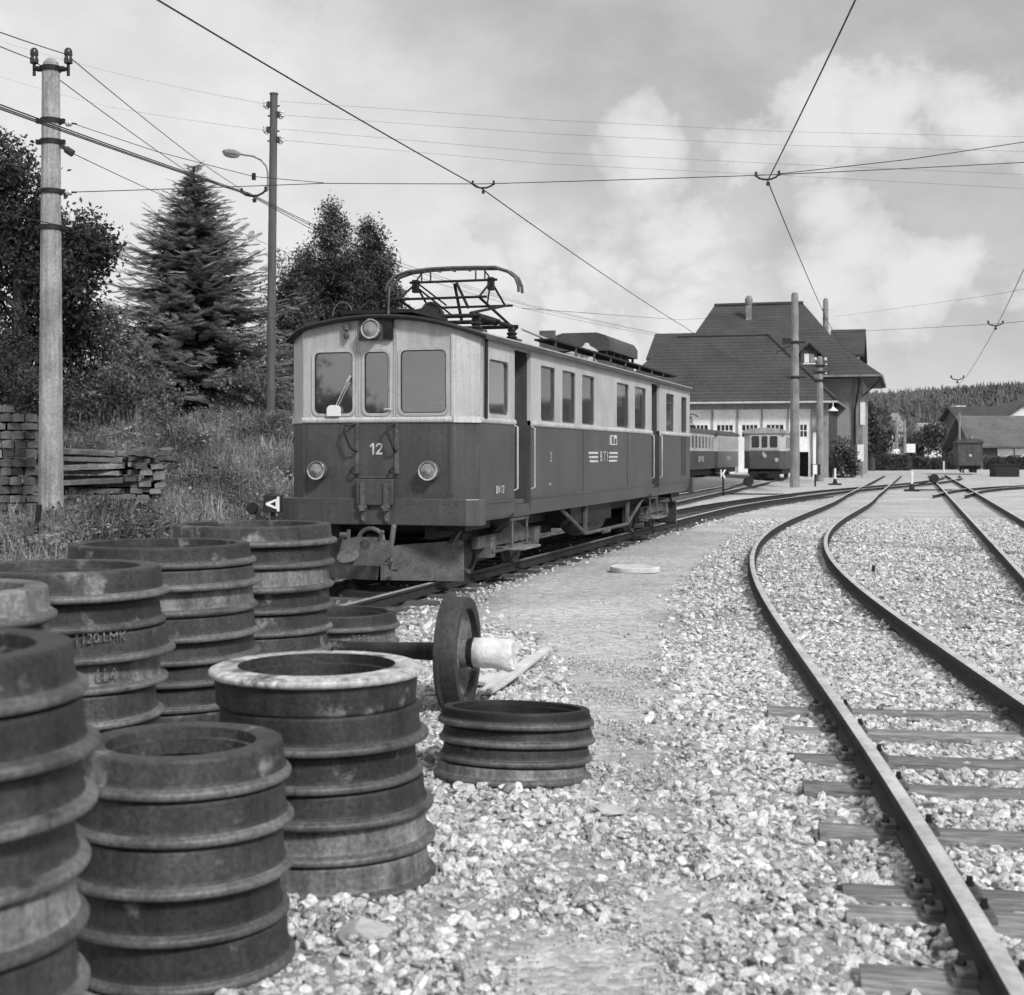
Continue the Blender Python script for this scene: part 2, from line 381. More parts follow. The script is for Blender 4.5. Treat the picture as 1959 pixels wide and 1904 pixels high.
m_red = MAT('dark_lower_paint', 0.066, 0.38, var=0.28, scale=1.2, fine=0.2, fscale=45, bump=0.3, bscale=3, streak=0.18, spots=(0.15, 0.70, 0.85, 14), bdist=0.008)
m_reddk = MAT('dark_door_paint', 0.03, 0.5, var=0.25, scale=2, bump=0.08)
m_roof = MAT('roof_canvas', 0.075, 0.85, var=0.3, scale=1.2, fine=0.3, fscale=30, bump=0.25, bscale=30)
m_inside = MAT('varnished_interior', 0.10, 0.6, var=0.3, bump=0)
m_white = MAT('white_enamel', 0.75, 0.45, var=0.1, fine=0.08, bump=0.03)
m_letter = MAT('lettering_paint', 0.55, 0.7, var=0.3, scale=20, fine=0.4, bump=0.0)
m_chalk = MAT('chalk_marks', 0.14, 0.9, var=0.7, scale=40, fine=0.7, fscale=90, bump=0.0)
m_porc = MAT('porcelain', 0.6, 0.25, var=0.1, bump=0)
m_porcd = MAT('brown_porcelain', 0.04, 0.25, var=0.1, bump=0)
m_wire = MAT('wire', 0.04, 0.6, 0.3, var=0.2, bump=0)
m_chrome = MAT('lamp_reflector', 0.7, 0.22, 0.9, var=0.15, scale=12, bump=0.05)
m_glass = glass_mat('dusty_window_glass', 0.05, 0.4, 0.1, 0.55)
m_glassF = glass_mat('dusty_windscreen', 0.06, 0.42, 1.0, 1.6)
m_lens = glass_mat('lamp_lens', 0.25, 0.6, 1.2)
m_tile = MAT('roof_tiles', 0.058, 0.85, var=0.3, scale=0.35, fine=0.35, fscale=6, bump=0.4, bscale=6, streak=0.0, spots=(0.11, 0.6, 0.75, 1.2))
m_wall = MAT('rendered_wall', 0.27, 0.9, var=0.15, scale=0.6, fine=0.12, fscale=8, bump=0.1, streak=0.2)
m_wallw = MAT('white_painted_wall', 0.8, 0.85, var=0.12, scale=0.6, fine=0.1, fscale=8, bump=0.05, streak=0.12)
m_timberwall = MAT('dark_timber_wall', 0.09, 0.9, var=0.3, scale=0.8, fine=0.3, bump=0.2, streak=0.4)
m_darkglass = MAT('dark_window_pane', 0.035, 0.15, var=0.3, bump=0, spec=0.6)
# ------------------------------------------------------------------ track geometry
RAILTOP = 0.14
SLP = 0.2956                                   # heading of the yard: metres right per metre forward
_l = np.array([(3.78, 1.346), (4.9, 1.47), (6.29, 1.66), (7.2, 1.747), (8.22, 1.857), (10.14, 2.05), (12.28, 2.286), (14.8, 2.59), (18.1, 3.02), (20.2, 3.37),
               (22.2, 3.75), (25.5, 4.51), (29.6, 5.61), (36.2, 7.57), (46.5, 10.65), (54.5, 13.0)])
_pf = np.polyfit(_l[:, 0], _l[:, 1], 6); _dp = np.polyder(_pf)
def t1x(y):
    y0 = np.clip(y, 3.8, 53.0)
    return np.polyval(_pf, y0) + np.where(y < 3.8, 0.118, 0.288) * (y - y0)
def offset_line(pts, d):
    pts = np.asarray(pts, float); t = np.gradient(pts, axis=0); t /= np.linalg.norm(t, axis=1)[:, None]
    return pts + d * np.c_[t[:, 1], -t[:, 0]]
_ys = np.concatenate([np.arange(0.6, 30, 0.35), np.arange(30, 96, 1.0)])
T1L = np.c_[t1x(_ys), _ys]; T1 = offset_line(T1L, 0.53)
def t3x(y): return -0.985 + SLP * (y - 17.28)
_k = np.array([(t3x(1.0), 1.0), (t3x(10), 10), (t3x(20), 20), (t3x(28), 28), (t3x(33), 33), (5.9, 40), (9.1, 48), (12.9, 56.5), (16.3, 63), (21.2, 73), (26.0, 85), (29.3, 96)])
def catmull(k, step=0.6):
    out = []
    P = np.vstack([2 * k[0] - k[1], k, 2 * k[-1] - k[-2]])
    for i in range(1, len(P) - 2):
        a, b, c, d = P[i - 1:i + 3]; n = max(2, int(np.linalg.norm(c - b) / step))
        for t in np.arange(n) / n:
            out.append(0.5 * ((2 * b) + (c - a) * t + (2 * a - 5 * b + 4 * c - d) * t * t + (3 * b - a - 3 * c + d) * t ** 3))
    return np.array(out + [k[-1]])
T3 = catmull(_k)
def t2x(y): return 6.19 + 0.2765 * (y - 17.4) + 0.5
T2 = np.c_[t2x(np.arange(4, 100, 2.0)), np.arange(4, 100, 2.0)]
T4 = catmull(np.array([(1.6, 50.0), (4.5, 60.0), (7.4, 70.0), (10.35, 80.0), (13.6, 91.0)]), 1.0)
T5 = catmull(np.array([(4.2, 42.0), (6.6, 51.0), (9.6, 62.0), (13.35, 76.0), (16.9, 89.0)]), 1.0)

RAILPROF = [(-.055, 0), (.055, 0), (.055, .012), (.014, .024), (.010, .068), (.030, .078), (.030, .104), (.022, .11), (-.022, .11), (-.030, .104), (-.030, .078), (-.010, .068), (-.014, .024), (-.055, .012)]
def rail_mesh(line, z0):
    mb = MB(); line = np.asarray(line); t = np.gradient(line, axis=0); t /= np.linalg.norm(t, axis=1)[:, None]; nrm = np.c_[t[:, 1], -t[:, 0]]
    n = len(RAILPROF)
    vs = [(p[0] + q[0] * u, p[1] + q[1] * u, z0 + v) for p, q in zip(line, nrm) for u, v in RAILPROF]
    side, top = [], []
    for i in range(len(line) - 1):
        for j in range(n):
            fc = (i * n + j, i * n + (j + 1) % n, (i + 1) * n + (j + 1) % n, (i + 1) * n + j)
            (top if j in (6, 7, 8) else side).append(fc)
    mb.add(vs, side + [tuple(range(n)), tuple((len(line) - 1) * n + j for j in range(n))[::-1]], 0)
    b = len(mb.f); mb.f += top; mb.mi += [1] * len(top)
    return mb
def make_track(name, label, line, z0=0.03, cat='track'):
    r = thing(name, label, cat)
    for s in (-.53, .53):
        rail_mesh(offset_line(line, s), z0).build('rail', [m_railside, m_railtop], r, smooth=40)
    return r
def sleeper_mesh(name, mat, L=1.75, W=0.18, H=0.13, seed=0):
    rr = random.Random(seed); mb = MB(); n = 9; vs = []
    for i in range(n + 1):
        x = -L / 2 + L * i / n; j = [rr.uniform(-.006, .006) for _ in range(6)]
        vs += [(x + (j[0] if i in (0, n) else 0) * 2, -W / 2 + j[1], -H), (x, -W / 2 + .008 + j[2], -.012 + j[3]), (x, -W / 2 + .02, j[4] * .6), (x, W / 2 - .02, j[5] * .6), (x, W / 2 - .008 + j[0], -.012), (x, W / 2, -H)]
    fs = [(i * 6 + j, i * 6 + (j + 1) % 6, (i + 1) * 6 + (j + 1) % 6, (i + 1) * 6 + j) for i in range(n) for j in range(6)] + [tuple(range(6))[::-1], tuple(n * 6 + j for j in range(6))]
    mb.add(vs, fs); return mb.mesh(name, mat, 50)
SLM = [sleeper_mesh('sleeper', m_wood, seed=i) for i in range(5)]
SLD = [sleeper_mesh('sleeper', m_wooddark, seed=i + 9) for i in range(4)]
def line_at(line, y):
    x = np.interp(y, line[:, 1], line[:, 0]); dx = np.interp(y + .3, line[:, 1], line[:, 0]) - np.interp(y - .3, line[:, 1], line[:, 0])
    return x, math.atan2(dx, .6)
pm = MB(); pm.box((0, 0, .008), (.24, .15, .016)); pm.box((-.075, 0, .024), (.06, .11, .018)); pm.box((.075, 0, .024), (.06, .11, .018)); PLATE = pm.mesh('base_plate', m_iron2, 0)
pm = MB(); pm.lathe([(.0, .034), (.016, .032), (.016, .012), (.026, .010), (.026, 0)], 6); pm.box((0, 0, .04), (.02, .02, .022)); BOLT = pm.mesh('bolt', m_iron, 0)
def add_sleeper(track, line, y, ztop, meshes, plates=False, shift=0.0):
    x, a = line_at(line, y)
    o = link(bpy.data.objects.new('sleeper', random.choice(meshes)), track)
    o.location = (x + shift * math.cos(a), y - shift * math.sin(a), ztop); o.rotation_euler = (0, 0, -a - R(2.5) + random.uniform(-.012, .012))
    if plates:
        for s in (-.53, .53):
            p = link(bpy.data.objects.new('base_plate', PLATE), o); p.location = (s - shift, 0, 0.0)
            for q in (-.085, .085):
                b = link(bpy.data.objects.new('bolt', BOLT), o); b.location = (s - shift + q, random.uniform(-.02, .02), .014)
    return o
tr1 = make_track('railway_track', 'curved track with bright worn rails sweeping up from the lower right corner', T1)
NEAR = [2.05, 2.75, 3.40, 4.06, 4.64, 4.88, 5.72, 6.50, 7.12, 7.83, 8.48]
SL1 = []
for i, y in enumerate(NEAR):
    SL1.append(add_sleeper(tr1, T1, y, 0.028, SLM, True, random.uniform(-.03, .03)))
for y in np.arange(9.15, 24, .66): add_sleeper(tr1, T1, float(y), -0.022, SLM, False)
tr3 = make_track('railway_track', 'track under the large railcar, curving right across the yard', T3)
for y in np.arange(8.5, 52, .66): add_sleeper(tr3, T3, float(y), 0.026, SLD, False, random.uniform(-.05, .05))
tr2 = make_track('railway_track', 'straight track on the far right running towards the wagon', T2)
tr4 = make_track('railway_track', 'siding leading behind the large railcar to the coupled pair of cars', T4)
tr5 = make_track('railway_track', 'siding leading to the single railcar at the depot doors', T5)
T6 = catmull(np.array([(15.2, 50.0), (18.6, 58.0), (22.5, 64.0), (28.5, 70.0), (38.0, 76.0)]), 1.0)
tr6 = make_track('railway_track', 'faint track branching right off the straight right-hand track', T6, 0.0)

# ------------------------------------------------------------------ ground
def ss(x, a, b):
    t = np.clip((np.asarray(x, float) - a) / (b - a), 0, 1); return t * t * (3 - 2 * t)
def bank_d(x, y): return t3x(np.asarray(y, float)) - 1.35 - np.asarray(x, float)
def gh(x, y):
    x = np.asarray(x, float); y = np.asarray(y, float); d = bank_d(x, y)
    h = .32 * ss(d, .5, 4.2) * ss(y, 7, 13) + 1.75 * ss(y, 22, 34) * ss(d, 1.2, 6.5) * (1 - ss(y, 46, 58)) + .35 * np.exp(-((x + 5.2) ** 2 / 1.6 + (y - 21.5) ** 2 / 4))
    h = h + .05 * np.sin(x * 1.9 + .7 * y) * np.sin(y * 1.3) * ss(d, .8, 3)
    near = np.clip((25 - y) / 10, 0, 1) * np.where(d < .5, 1, 0)
    h = h + near * (.012 * np.sin(x * 3.1 + 1) * np.sin(y * 2.3) + .008 * np.sin(x * 7.3 + y * 5.1)) - .012
    return h
def inpoly(x, y, poly):
    x = np.asarray(x); y = np.asarray(y); c = np.zeros(x.shape, bool); n = len(poly)
    for i in range(n):
        (x1, y1), (x2, y2) = poly[i], poly[(i + 1) % n]
        c ^= ((y1 > y) != (y2 > y)) & (x < (x2 - x1) * (y - y1) / (y2 - y1 + 1e-12) + x1)
    return c
PATH = [tuple(gx(a, b)[:2]) for a, b in [(1350, 1075), (1300, 1130), (1288, 1210), (1272, 1330), (1262, 1430), (1225, 1510), (1165, 1560), (1130, 1500), (1060, 1335), (1060, 1275), (960, 1190), (900, 1160), (1000, 1110), (1100, 1078), (1200, 1045), (1330, 1008), (1430, 990), (1400, 1035)]]
PATCH = [tuple(gx(a, b)[:2]) for a, b in [(900, 1830), (1010, 1775), (1130, 1765), (1230, 1725), (1310, 1740), (1330, 1830), (1350, 1960), (1360, 2300), (760, 2300), (850, 1900)]]
BLEND = [tuple(gx(a, b)[:2]) for a, b in [(1130, 1480), (1195, 1480), (1270, 1330), (1310, 1420), (1330, 1560), (1340, 1700), (1360, 1830), (880, 1850), (960, 1700), (1080, 1600)]]
def pathness(x, y):
    q = RNG.normal(0, .10, (2,) + np.shape(x))
    return inpoly(x + q[0], y + q[1] * 2.2, PATH) | inpoly(x + q[0] * .7, y + q[1] * .7, PATCH)
xs = np.concatenate([[-3000, -1200, -500, -200, -100, -60, -40, -30, -24], np.arange(-20, 20.1, .4), [24, 30, 40, 60, 100, 200, 500, 1200, 3000]])
ys = np.concatenate([[-300, -60, -20, -8], np.arange(-2, 40, .4), np.arange(40, 60, 2), [65, 70, 80, 90, 100, 120, 150, 200, 300, 500, 900, 1600, 4000]])
gxx, gyy = np.meshgrid(xs, ys); gz = gh(gxx, gyy)
gz = gz - ss(gyy, 150, 400) * 1.0
nx, ny = len(xs), len(ys)
mb = MB(); mb.v = list(map(tuple, np.c_[gxx.ravel(), gyy.ravel(), gz.ravel()]))
mb.f = [(j * nx + i, j * nx + i + 1, (j + 1) * nx + i + 1, (j + 1) * nx + i) for j in range(ny - 1) for i in range(nx - 1)]; mb.mi = [0] * len(mb.f)
# ground material: pebbles of several sizes; darker soil where weeds grow
m_ground, t = node_mat('gravel_ground'); L = t.links.new; N = t.nodes.new
out = N('ShaderNodeOutputMaterial'); bs = N('ShaderNodeBsdfPrincipled'); L(bs.outputs[0], out.inputs[0]); bs.inputs['Roughness'].default_value = .95; bs.inputs['Specular IOR Level'].default_value = .2
tcn = N('ShaderNodeTexCoord')
def vor(s):
    v = N('ShaderNodeTexVoronoi'); v.inputs['Scale'].default_value = s; L(tcn.outputs['Object'], v.inputs['Vector']); return v
def mr_(x, a, b, c, d):
    n = N('ShaderNodeMapRange'); 
    for k_, v_ in zip(('From Min', 'From Max', 'To Min', 'To Max'), (a, b, c, d)): n.inputs[k_].default_value = v_
    L(x, n.inputs['Value']); return n.outputs[0]
def mu_(a, b, op='MULTIPLY'):
    n = N('ShaderNodeMath'); n.operation = op
    for i, x in enumerate((a, b)):
        if isinstance(x, (int, float)): n.inputs[i].default_value = x
        else: L(x, n.inputs[i])
    return n.outputs[0]
v1_, v2_ = vor(26), vor(90)
sp = N('ShaderNodeSeparateColor'); L(v1_.outputs['Color'], sp.inputs[0]); sp2 = N('ShaderNodeSeparateColor'); L(v2_.outputs['Color'], sp2.inputs[0])
nz = N('ShaderNodeTexNoise'); nz.inputs['Scale'].default_value = .55; nz.inputs['Detail'].default_value = 6; L(tcn.outputs['Object'], nz.inputs['Vector'])
nz2 = N('ShaderNodeTexNoise'); nz2.inputs['Scale'].default_value = 7; nz2.inputs['Detail'].default_value = 6; nz2.inputs['Roughness'].default_value = .7; L(tcn.outputs['Object'], nz2.inputs['Vector'])
val = mu_(mu_(mr_(sp.outputs[0], 0, 1, .72, 1.25), mr_(sp2.outputs[0], 0, 1, .8, 1.2)), mu_(mr_(nz.outputs[0], .3, .7, .78, 1.18), mr_(nz2.outputs[0], .3, .7, .8, 1.2)))
va = N('ShaderNodeAttribute'); va.attribute_name = 'soil'
lerp = N('ShaderNodeMix'); lerp.data_type = 'FLOAT'; L(va.outputs['Fac'], lerp.inputs[0]); lerp.inputs[2].default_value = .46; lerp.inputs[3].default_value = .09
val = mu_(val, lerp.outputs[0])
cc = N('ShaderNodeCombineColor')
for i in range(3): L(val, cc.inputs[i])
L(cc.outputs[0], bs.inputs['Base Color'])
bp = N('ShaderNodeBump'); bp.inputs['Strength'].default_value = .55; bp.inputs['Distance'].default_value = .012
L(mu_(mu_(v1_.outputs['Distance'], -1.0), mu_(nz2.outputs[0], .5), 'ADD'), bp.inputs['Height']); L(bp.outputs[0], bs.inputs['Normal'])
gme = mb.mesh('ground', m_ground, 180)
at_ = gme.attributes.new('soil', 'FLOAT', 'POINT')
_d = bank_d(gxx, gyy); _pth = inpoly(gxx, gyy, PATH) | inpoly(gxx, gyy, PATCH)
soil = ss(_d, .1, .9) * ss(gyy, 7.5, 9.5) * (1 - ss(gyy, 60, 90))
dt3 = np.min(np.abs(np.interp(gyy, T3[:, 1], T3[:, 0]) - gxx)[None], axis=0)
soil = np.maximum(soil, np.where(_pth, 0, .42) * (1 - ss(gyy, 22, 36)))
soil = np.maximum(soil, .9 * (1 - ss(dt3, .55, 1.0)) * (1 - ss(gyy, 44, 60)) * ss(gyy, 5, 7))
at_.data.foreach_set('value', soil.astype(np.float32).ravel())
ground = tag(link(bpy.data.objects.new('ground', gme)), kind='structure')

# ------------------------------------------------------------------ stones
def stone_proto(i):
    bm = bmesh.new(); bmesh.ops.create_icosphere(bm, subdivisions=2, radius=1.0); rr = random.Random(40 + i)
    pl = [(Vector((rr.gauss(0, 1), rr.gauss(0, 1), rr.gauss(0, 1))).normalized(), rr.uniform(.42, .85)) for _ in range(11)]
    for v in bm.verts:
        p = v.co.copy()
        for nrm, dd in pl:
            e = p.dot(nrm) - dd
            if e > 0: p -= nrm * e * .96
        v.co = Vector((p.x * rr.uniform(.97, 1.03), p.y * .82, p.z * .62))
    s = MB(); bm.verts.index_update(); s.add([v.co for v in bm.verts], [tuple(v.index for v in f.verts) for f in bm.faces]); bm.free()
    return proto('stone_shape', s, m_stone, 24)
m_stone = inst_mat('ballast_stone', .18, .88, .9, nscale=2.2, var=.22, bump=.5)
STONES = [stone_proto(i) for i in range(7)]
def cand(n, y0, y1, x_l, x_r):
    "random points between picture columns x_l and x_r out to depth y1, even per ground area"
    y = np.sqrt(RNG.uniform(y0 ** 2, y1 ** 2, n)); x = (RNG.uniform(x_l, x_r, n) - CX) / FPX * y
    return x, y
def near_line(x, y, line): return np.abs(np.interp(y, line[:, 1], line[:, 0]) - x)
def sleeper_hit(x, y, pad=0.0):
    hit = np.zeros(len(x), bool)
    for o in SL1:
        a = -o.rotation_euler[2]; dx, dy = x - o.location[0], y - o.location[1]
        u = dx * math.cos(a) - dy * math.sin(a); v = dx * math.sin(a) + dy * math.cos(a)
        hit |= (np.abs(u) < .875 + pad) & (np.abs(v) < .085 + pad)
    return hit
def stone_field(name, label, n, y0, y1, size, z_lift=0.0):
    x, y = cand(n, y0, y1, 380, 2120)
    d = bank_d(x, y); keep = d < .35
    ph = pathness(x, y); u = RNG.random(len(x)); keep &= ~ph | (u < .10); bl_ = inpoly(x, y, BLEND) & ~ph; keep &= ~bl_ | (u < .42)
    # thin the stones along the trodden way and beside the dark track
    for L_, wd in ((T1, .58), (T2, .58), (T3, .62)):
        a = near_line(x, y, L_); keep &= ~((np.abs(a - .53 * 1.01) < .045))
    t3d = near_line(x, y, T3); keep &= ~((t3d < .75) & (u < .9))
    keep &= ~((x < t3x(y) + 1.0 + .25 * y * .3) & (y > 9) & (u < .55) & ~(near_line(x, y, T1) < 1.3))
    hit = sleeper_hit(x, y); keep &= ~(hit & (u < .985))
    x, y, hit, ph = x[keep], y[keep], hit[keep], ph[keep]; m = len(x)
    s = np.clip(RNG.lognormal(math.log(size), .33, m), size * .45, size * 2.1) * np.where(ph, .45, 1)
    z = gh(x, y) + s * RNG.uniform(-.12, .42, m) + np.where(hit, .03, 0)
    pts = np.c_[x, y, z]; rot = np.c_[RNG.normal(0, .45, m), RNG.normal(0, .45, m), RNG.uniform(0, 6.283, m)]
    scl = s[:, None] * RNG.uniform(.8, 1.25, (m, 3)); v = np.clip(RNG.beta(2.2, 1.7, m), 0, 1)
    return tag(scatter(name, pts, rot, scl, RNG.integers(0, 7, m), v, STONES), label, 'gravel', kind='stuff')
stone_field('ballast_gravel', 'loose pale ballast stones across the near yard', 60000, 2.6, 12.5, .021)
stone_field('distant_ballast_gravel', 'pale ballast stones in the middle of the yard', 90000, 12.3, 34, .024)
# fine grit everywhere near
x, y = cand(60000, 2.6, 11, 500, 1980); k = ~sleeper_hit(x, y, .0); x, y = x[k], y[k]; m = len(x); s = RNG.uniform(.004, .011, m)
tag(scatter('fine_grit', np.c_[x, y, gh(x, y) + s * .3], RNG.uniform(0, 6.28, (m, 3)), s[:, None] * RNG.uniform(.8, 1.3, (m, 3)), RNG.integers(0, 7, m), RNG.beta(2, 2, m), STONES), 'fine pale grit trodden into the path', 'grit', kind='stuff')
for i, (px, py, s, lab) in enumerate([(1164, 1990 * .7836, .075, 'large smooth stone on the gravel right of the near tyre stacks'), (928, 1595, .05, 'flat pale stone in front of the low wide tyre stack'), (700, 1790, .085, 'broad flat buried stone at the foot of the middle tyre stack')]):
    p = gx(px, py); o = link(bpy.data.objects.new('large_stone', STONES[i].data.copy())); o.data.materials.clear(); o.data.materials.append(MAT('boulder%d' % i, .45, .9, var=.25, scale=2, bump=.3))
    o.location = (p.x, p.y, gh(p.x, p.y) + s * .25); o.scale = (s * 1.25, s, s * .8); o.rotation_euler = (0, .1, i * 1.3 + .4); tag(o, lab, 'stone')

# ------------------------------------------------------------------ weeds on the bank
m_grass = inst_mat('dry_grass', .14, .52, .8, nscale=3, var=.15, bump=0, transl=.35)
def tuft(i, n, h, lean, wd):
    rr = random.Random(i); s = MB()
    for _ in range(n):
        a = rr.uniform(0, 6.28); hh = h * rr.uniform(.5, 1.15); r0 = rr.uniform(0, .05); le = lean * rr.uniform(.3, 1.2)
        bx, by = r0 * math.cos(a), r0 * math.sin(a); px, py = -math.sin(a) * wd, math.cos(a) * wd
        mx_, my_ = bx + math.cos(a) * le * hh * .4, by + math.sin(a) * le * hh * .4; tx, ty = bx + math.cos(a) * le * hh, by + math.sin(a) * le * hh
        s.add([(bx - px, by - py, 0), (bx + px, by + py, 0), (mx_ + px * .8, my_ + py * .8, hh * .6), (mx_ - px * .8, my_ - py * .8, hh * .6), (tx, ty, hh * rr.uniform(.8, 1))], [(0, 1, 2, 3), (3, 2, 4)])
        if rr.random() < .5:   # small leaf
            q = hh * rr.uniform(.3, .8); b = rr.uniform(0, 6.28); c, d_ = math.cos(b), math.sin(b); l = .035
            s.add([(mx_, my_, q), (mx_ + c * l - d_ * .012, my_ + d_ * l + c * .012, q + .015), (mx_ + c * l * 1.8, my_ + d_ * l * 1.8, q), (mx_ + c * l + d_ * .012, my_ + d_ * l - c * .012, q + .012)], [(0, 1, 2, 3)])
    return proto('tuft_shape', s, m_grass, 0)
TUFTS = [tuft(i, 16, .26, .8, .006) for i in range(3)] + [tuft(9, 12, .5, .5, .007), tuft(10, 22, .14, 1.2, .006)]
n = 52000; y = np.sqrt(RNG.uniform(8.5 ** 2, 36 ** 2, n)); x = (RNG.uniform(-160, 640, n) - CX) / FPX * y
d = bank_d(x, y); k = (d > RNG.uniform(-.2, .6, n)); x, y, d = x[k], y[k], d[k]; m = len(x)
cl = np.sin(x * 2.1 + .5 * y) * np.sin(y * 1.7 - x) ; s = RNG.uniform(.55, 1.2, m) * (1 + .25 * cl) * (.6 + .4 * ss(d, .2, 2.0))
tag(scatter('bank_weeds', np.c_[x, y, gh(x, y) - .01], np.c_[RNG.normal(0, .15, m), RNG.normal(0, .15, m), RNG.uniform(0, 6.28, m)], np.repeat(s[:, None], 3, 1), RNG.choice([0, 1, 2, 3, 4], m, p=[.25, .25, .2, .12, .18]),
    np.clip(.5 + .25 * cl + RNG.normal(0, .2, m), 0, 1), TUFTS), 'pale grass and weeds covering the bank beside the railcar', 'grass', kind='stuff')

m_weed = inst_mat('weed_leaves', .07, .46, .8, nscale=4, var=.3, bump=0, transl=.3)
def weed_plant(i):
    rr = random.Random(500 + i); s_ = MB()
    for _ in range(26):
        a = rr.uniform(0, 6.28); h = rr.uniform(.03, .34); r0 = rr.uniform(.0, .16) * (1.1 - h); c = Vector((math.cos(a) * r0, math.sin(a) * r0, h)); u = Vector((math.cos(a + rr.uniform(-.8, .8)), math.sin(a + rr.uniform(-.8, .8)), rr.uniform(-.5, .6))).normalized(); v = u.cross(Vector((rr.uniform(-.4, .4), rr.uniform(-.4, .4), 1))).normalized(); l = rr.uniform(.03, .065)
        s_.add([c, c + u * l * .5 + v * l * .32, c + u * l, c + u * l * .5 - v * l * .32], [(0, 1, 2, 3)])
    for _ in range(3):
        a = rr.uniform(0, 6.28); s_.tube([(0, 0, 0), (math.cos(a) * .05, math.sin(a) * .05, .2), (math.cos(a) * .08, math.sin(a) * .08, .36)], [.006, .004, .002], 3, cap=False)
    return proto('weed_shape', s_, m_weed, 0)
WEEDS = [weed_plant(i) for i in range(4)]
n = 26000; y = np.sqrt(RNG.uniform(8.5 ** 2, 35 ** 2, n)); x = (RNG.uniform(-160, 640, n) - CX) / FPX * y
d = bank_d(x, y); pat = np.sin(x * 1.3 + 2) * np.sin(y * .9 + x * .4) + .5 * np.sin(x * 3.7 - y * 2.1); k = (d > RNG.uniform(-.1, .5, n)) & (pat + RNG.normal(0, .45, n) > -.15); x, y, pat = x[k], y[k], pat[k]; m = len(x); s = RNG.uniform(.5, 1.5, m) * (1 + .25 * np.clip(pat, -1, 1))
tag(scatter('bank_scrub', np.c_[x, y, gh(x, y) - .01], np.c_[RNG.normal(0, .2, m), RNG.normal(0, .2, m), RNG.uniform(0, 6.28, m)], np.repeat(s[:, None], 3, 1), RNG.integers(0, 4, m), np.clip(.38 + .2 * np.sin(x * 2.7 + y) + RNG.normal(0, .22, m), 0, 1), WEEDS), 'leafy weeds and low scrub in clumps on the bank', 'weeds', kind='stuff')
# ------------------------------------------------------------------ the large railcar (local: x to its right side, y towards its rear)
YAW = -math.atan2(SLP, 1.0)
m_doorgrey = MAT('grey_door_paint', .34, .5, var=.2, bump=.05)
car = thing('railcar', 'large two-tone electric railcar number 12 with pantograph, in the middle of the yard', 'railcar', (-1.40, 15.87, 0), YAW)
LEN, HW, ZB, ZW, ZG = 13.77, 1.10, .806, 1.895, 2.835     # length, half width, skirt bottom, waist, gutter
def zroof(t): return 3.06 - .215 * (abs(t) / 1.17) ** 2.1
def facet_top(t): return zroof(t) - .045
UZ = (0, 0, 1)
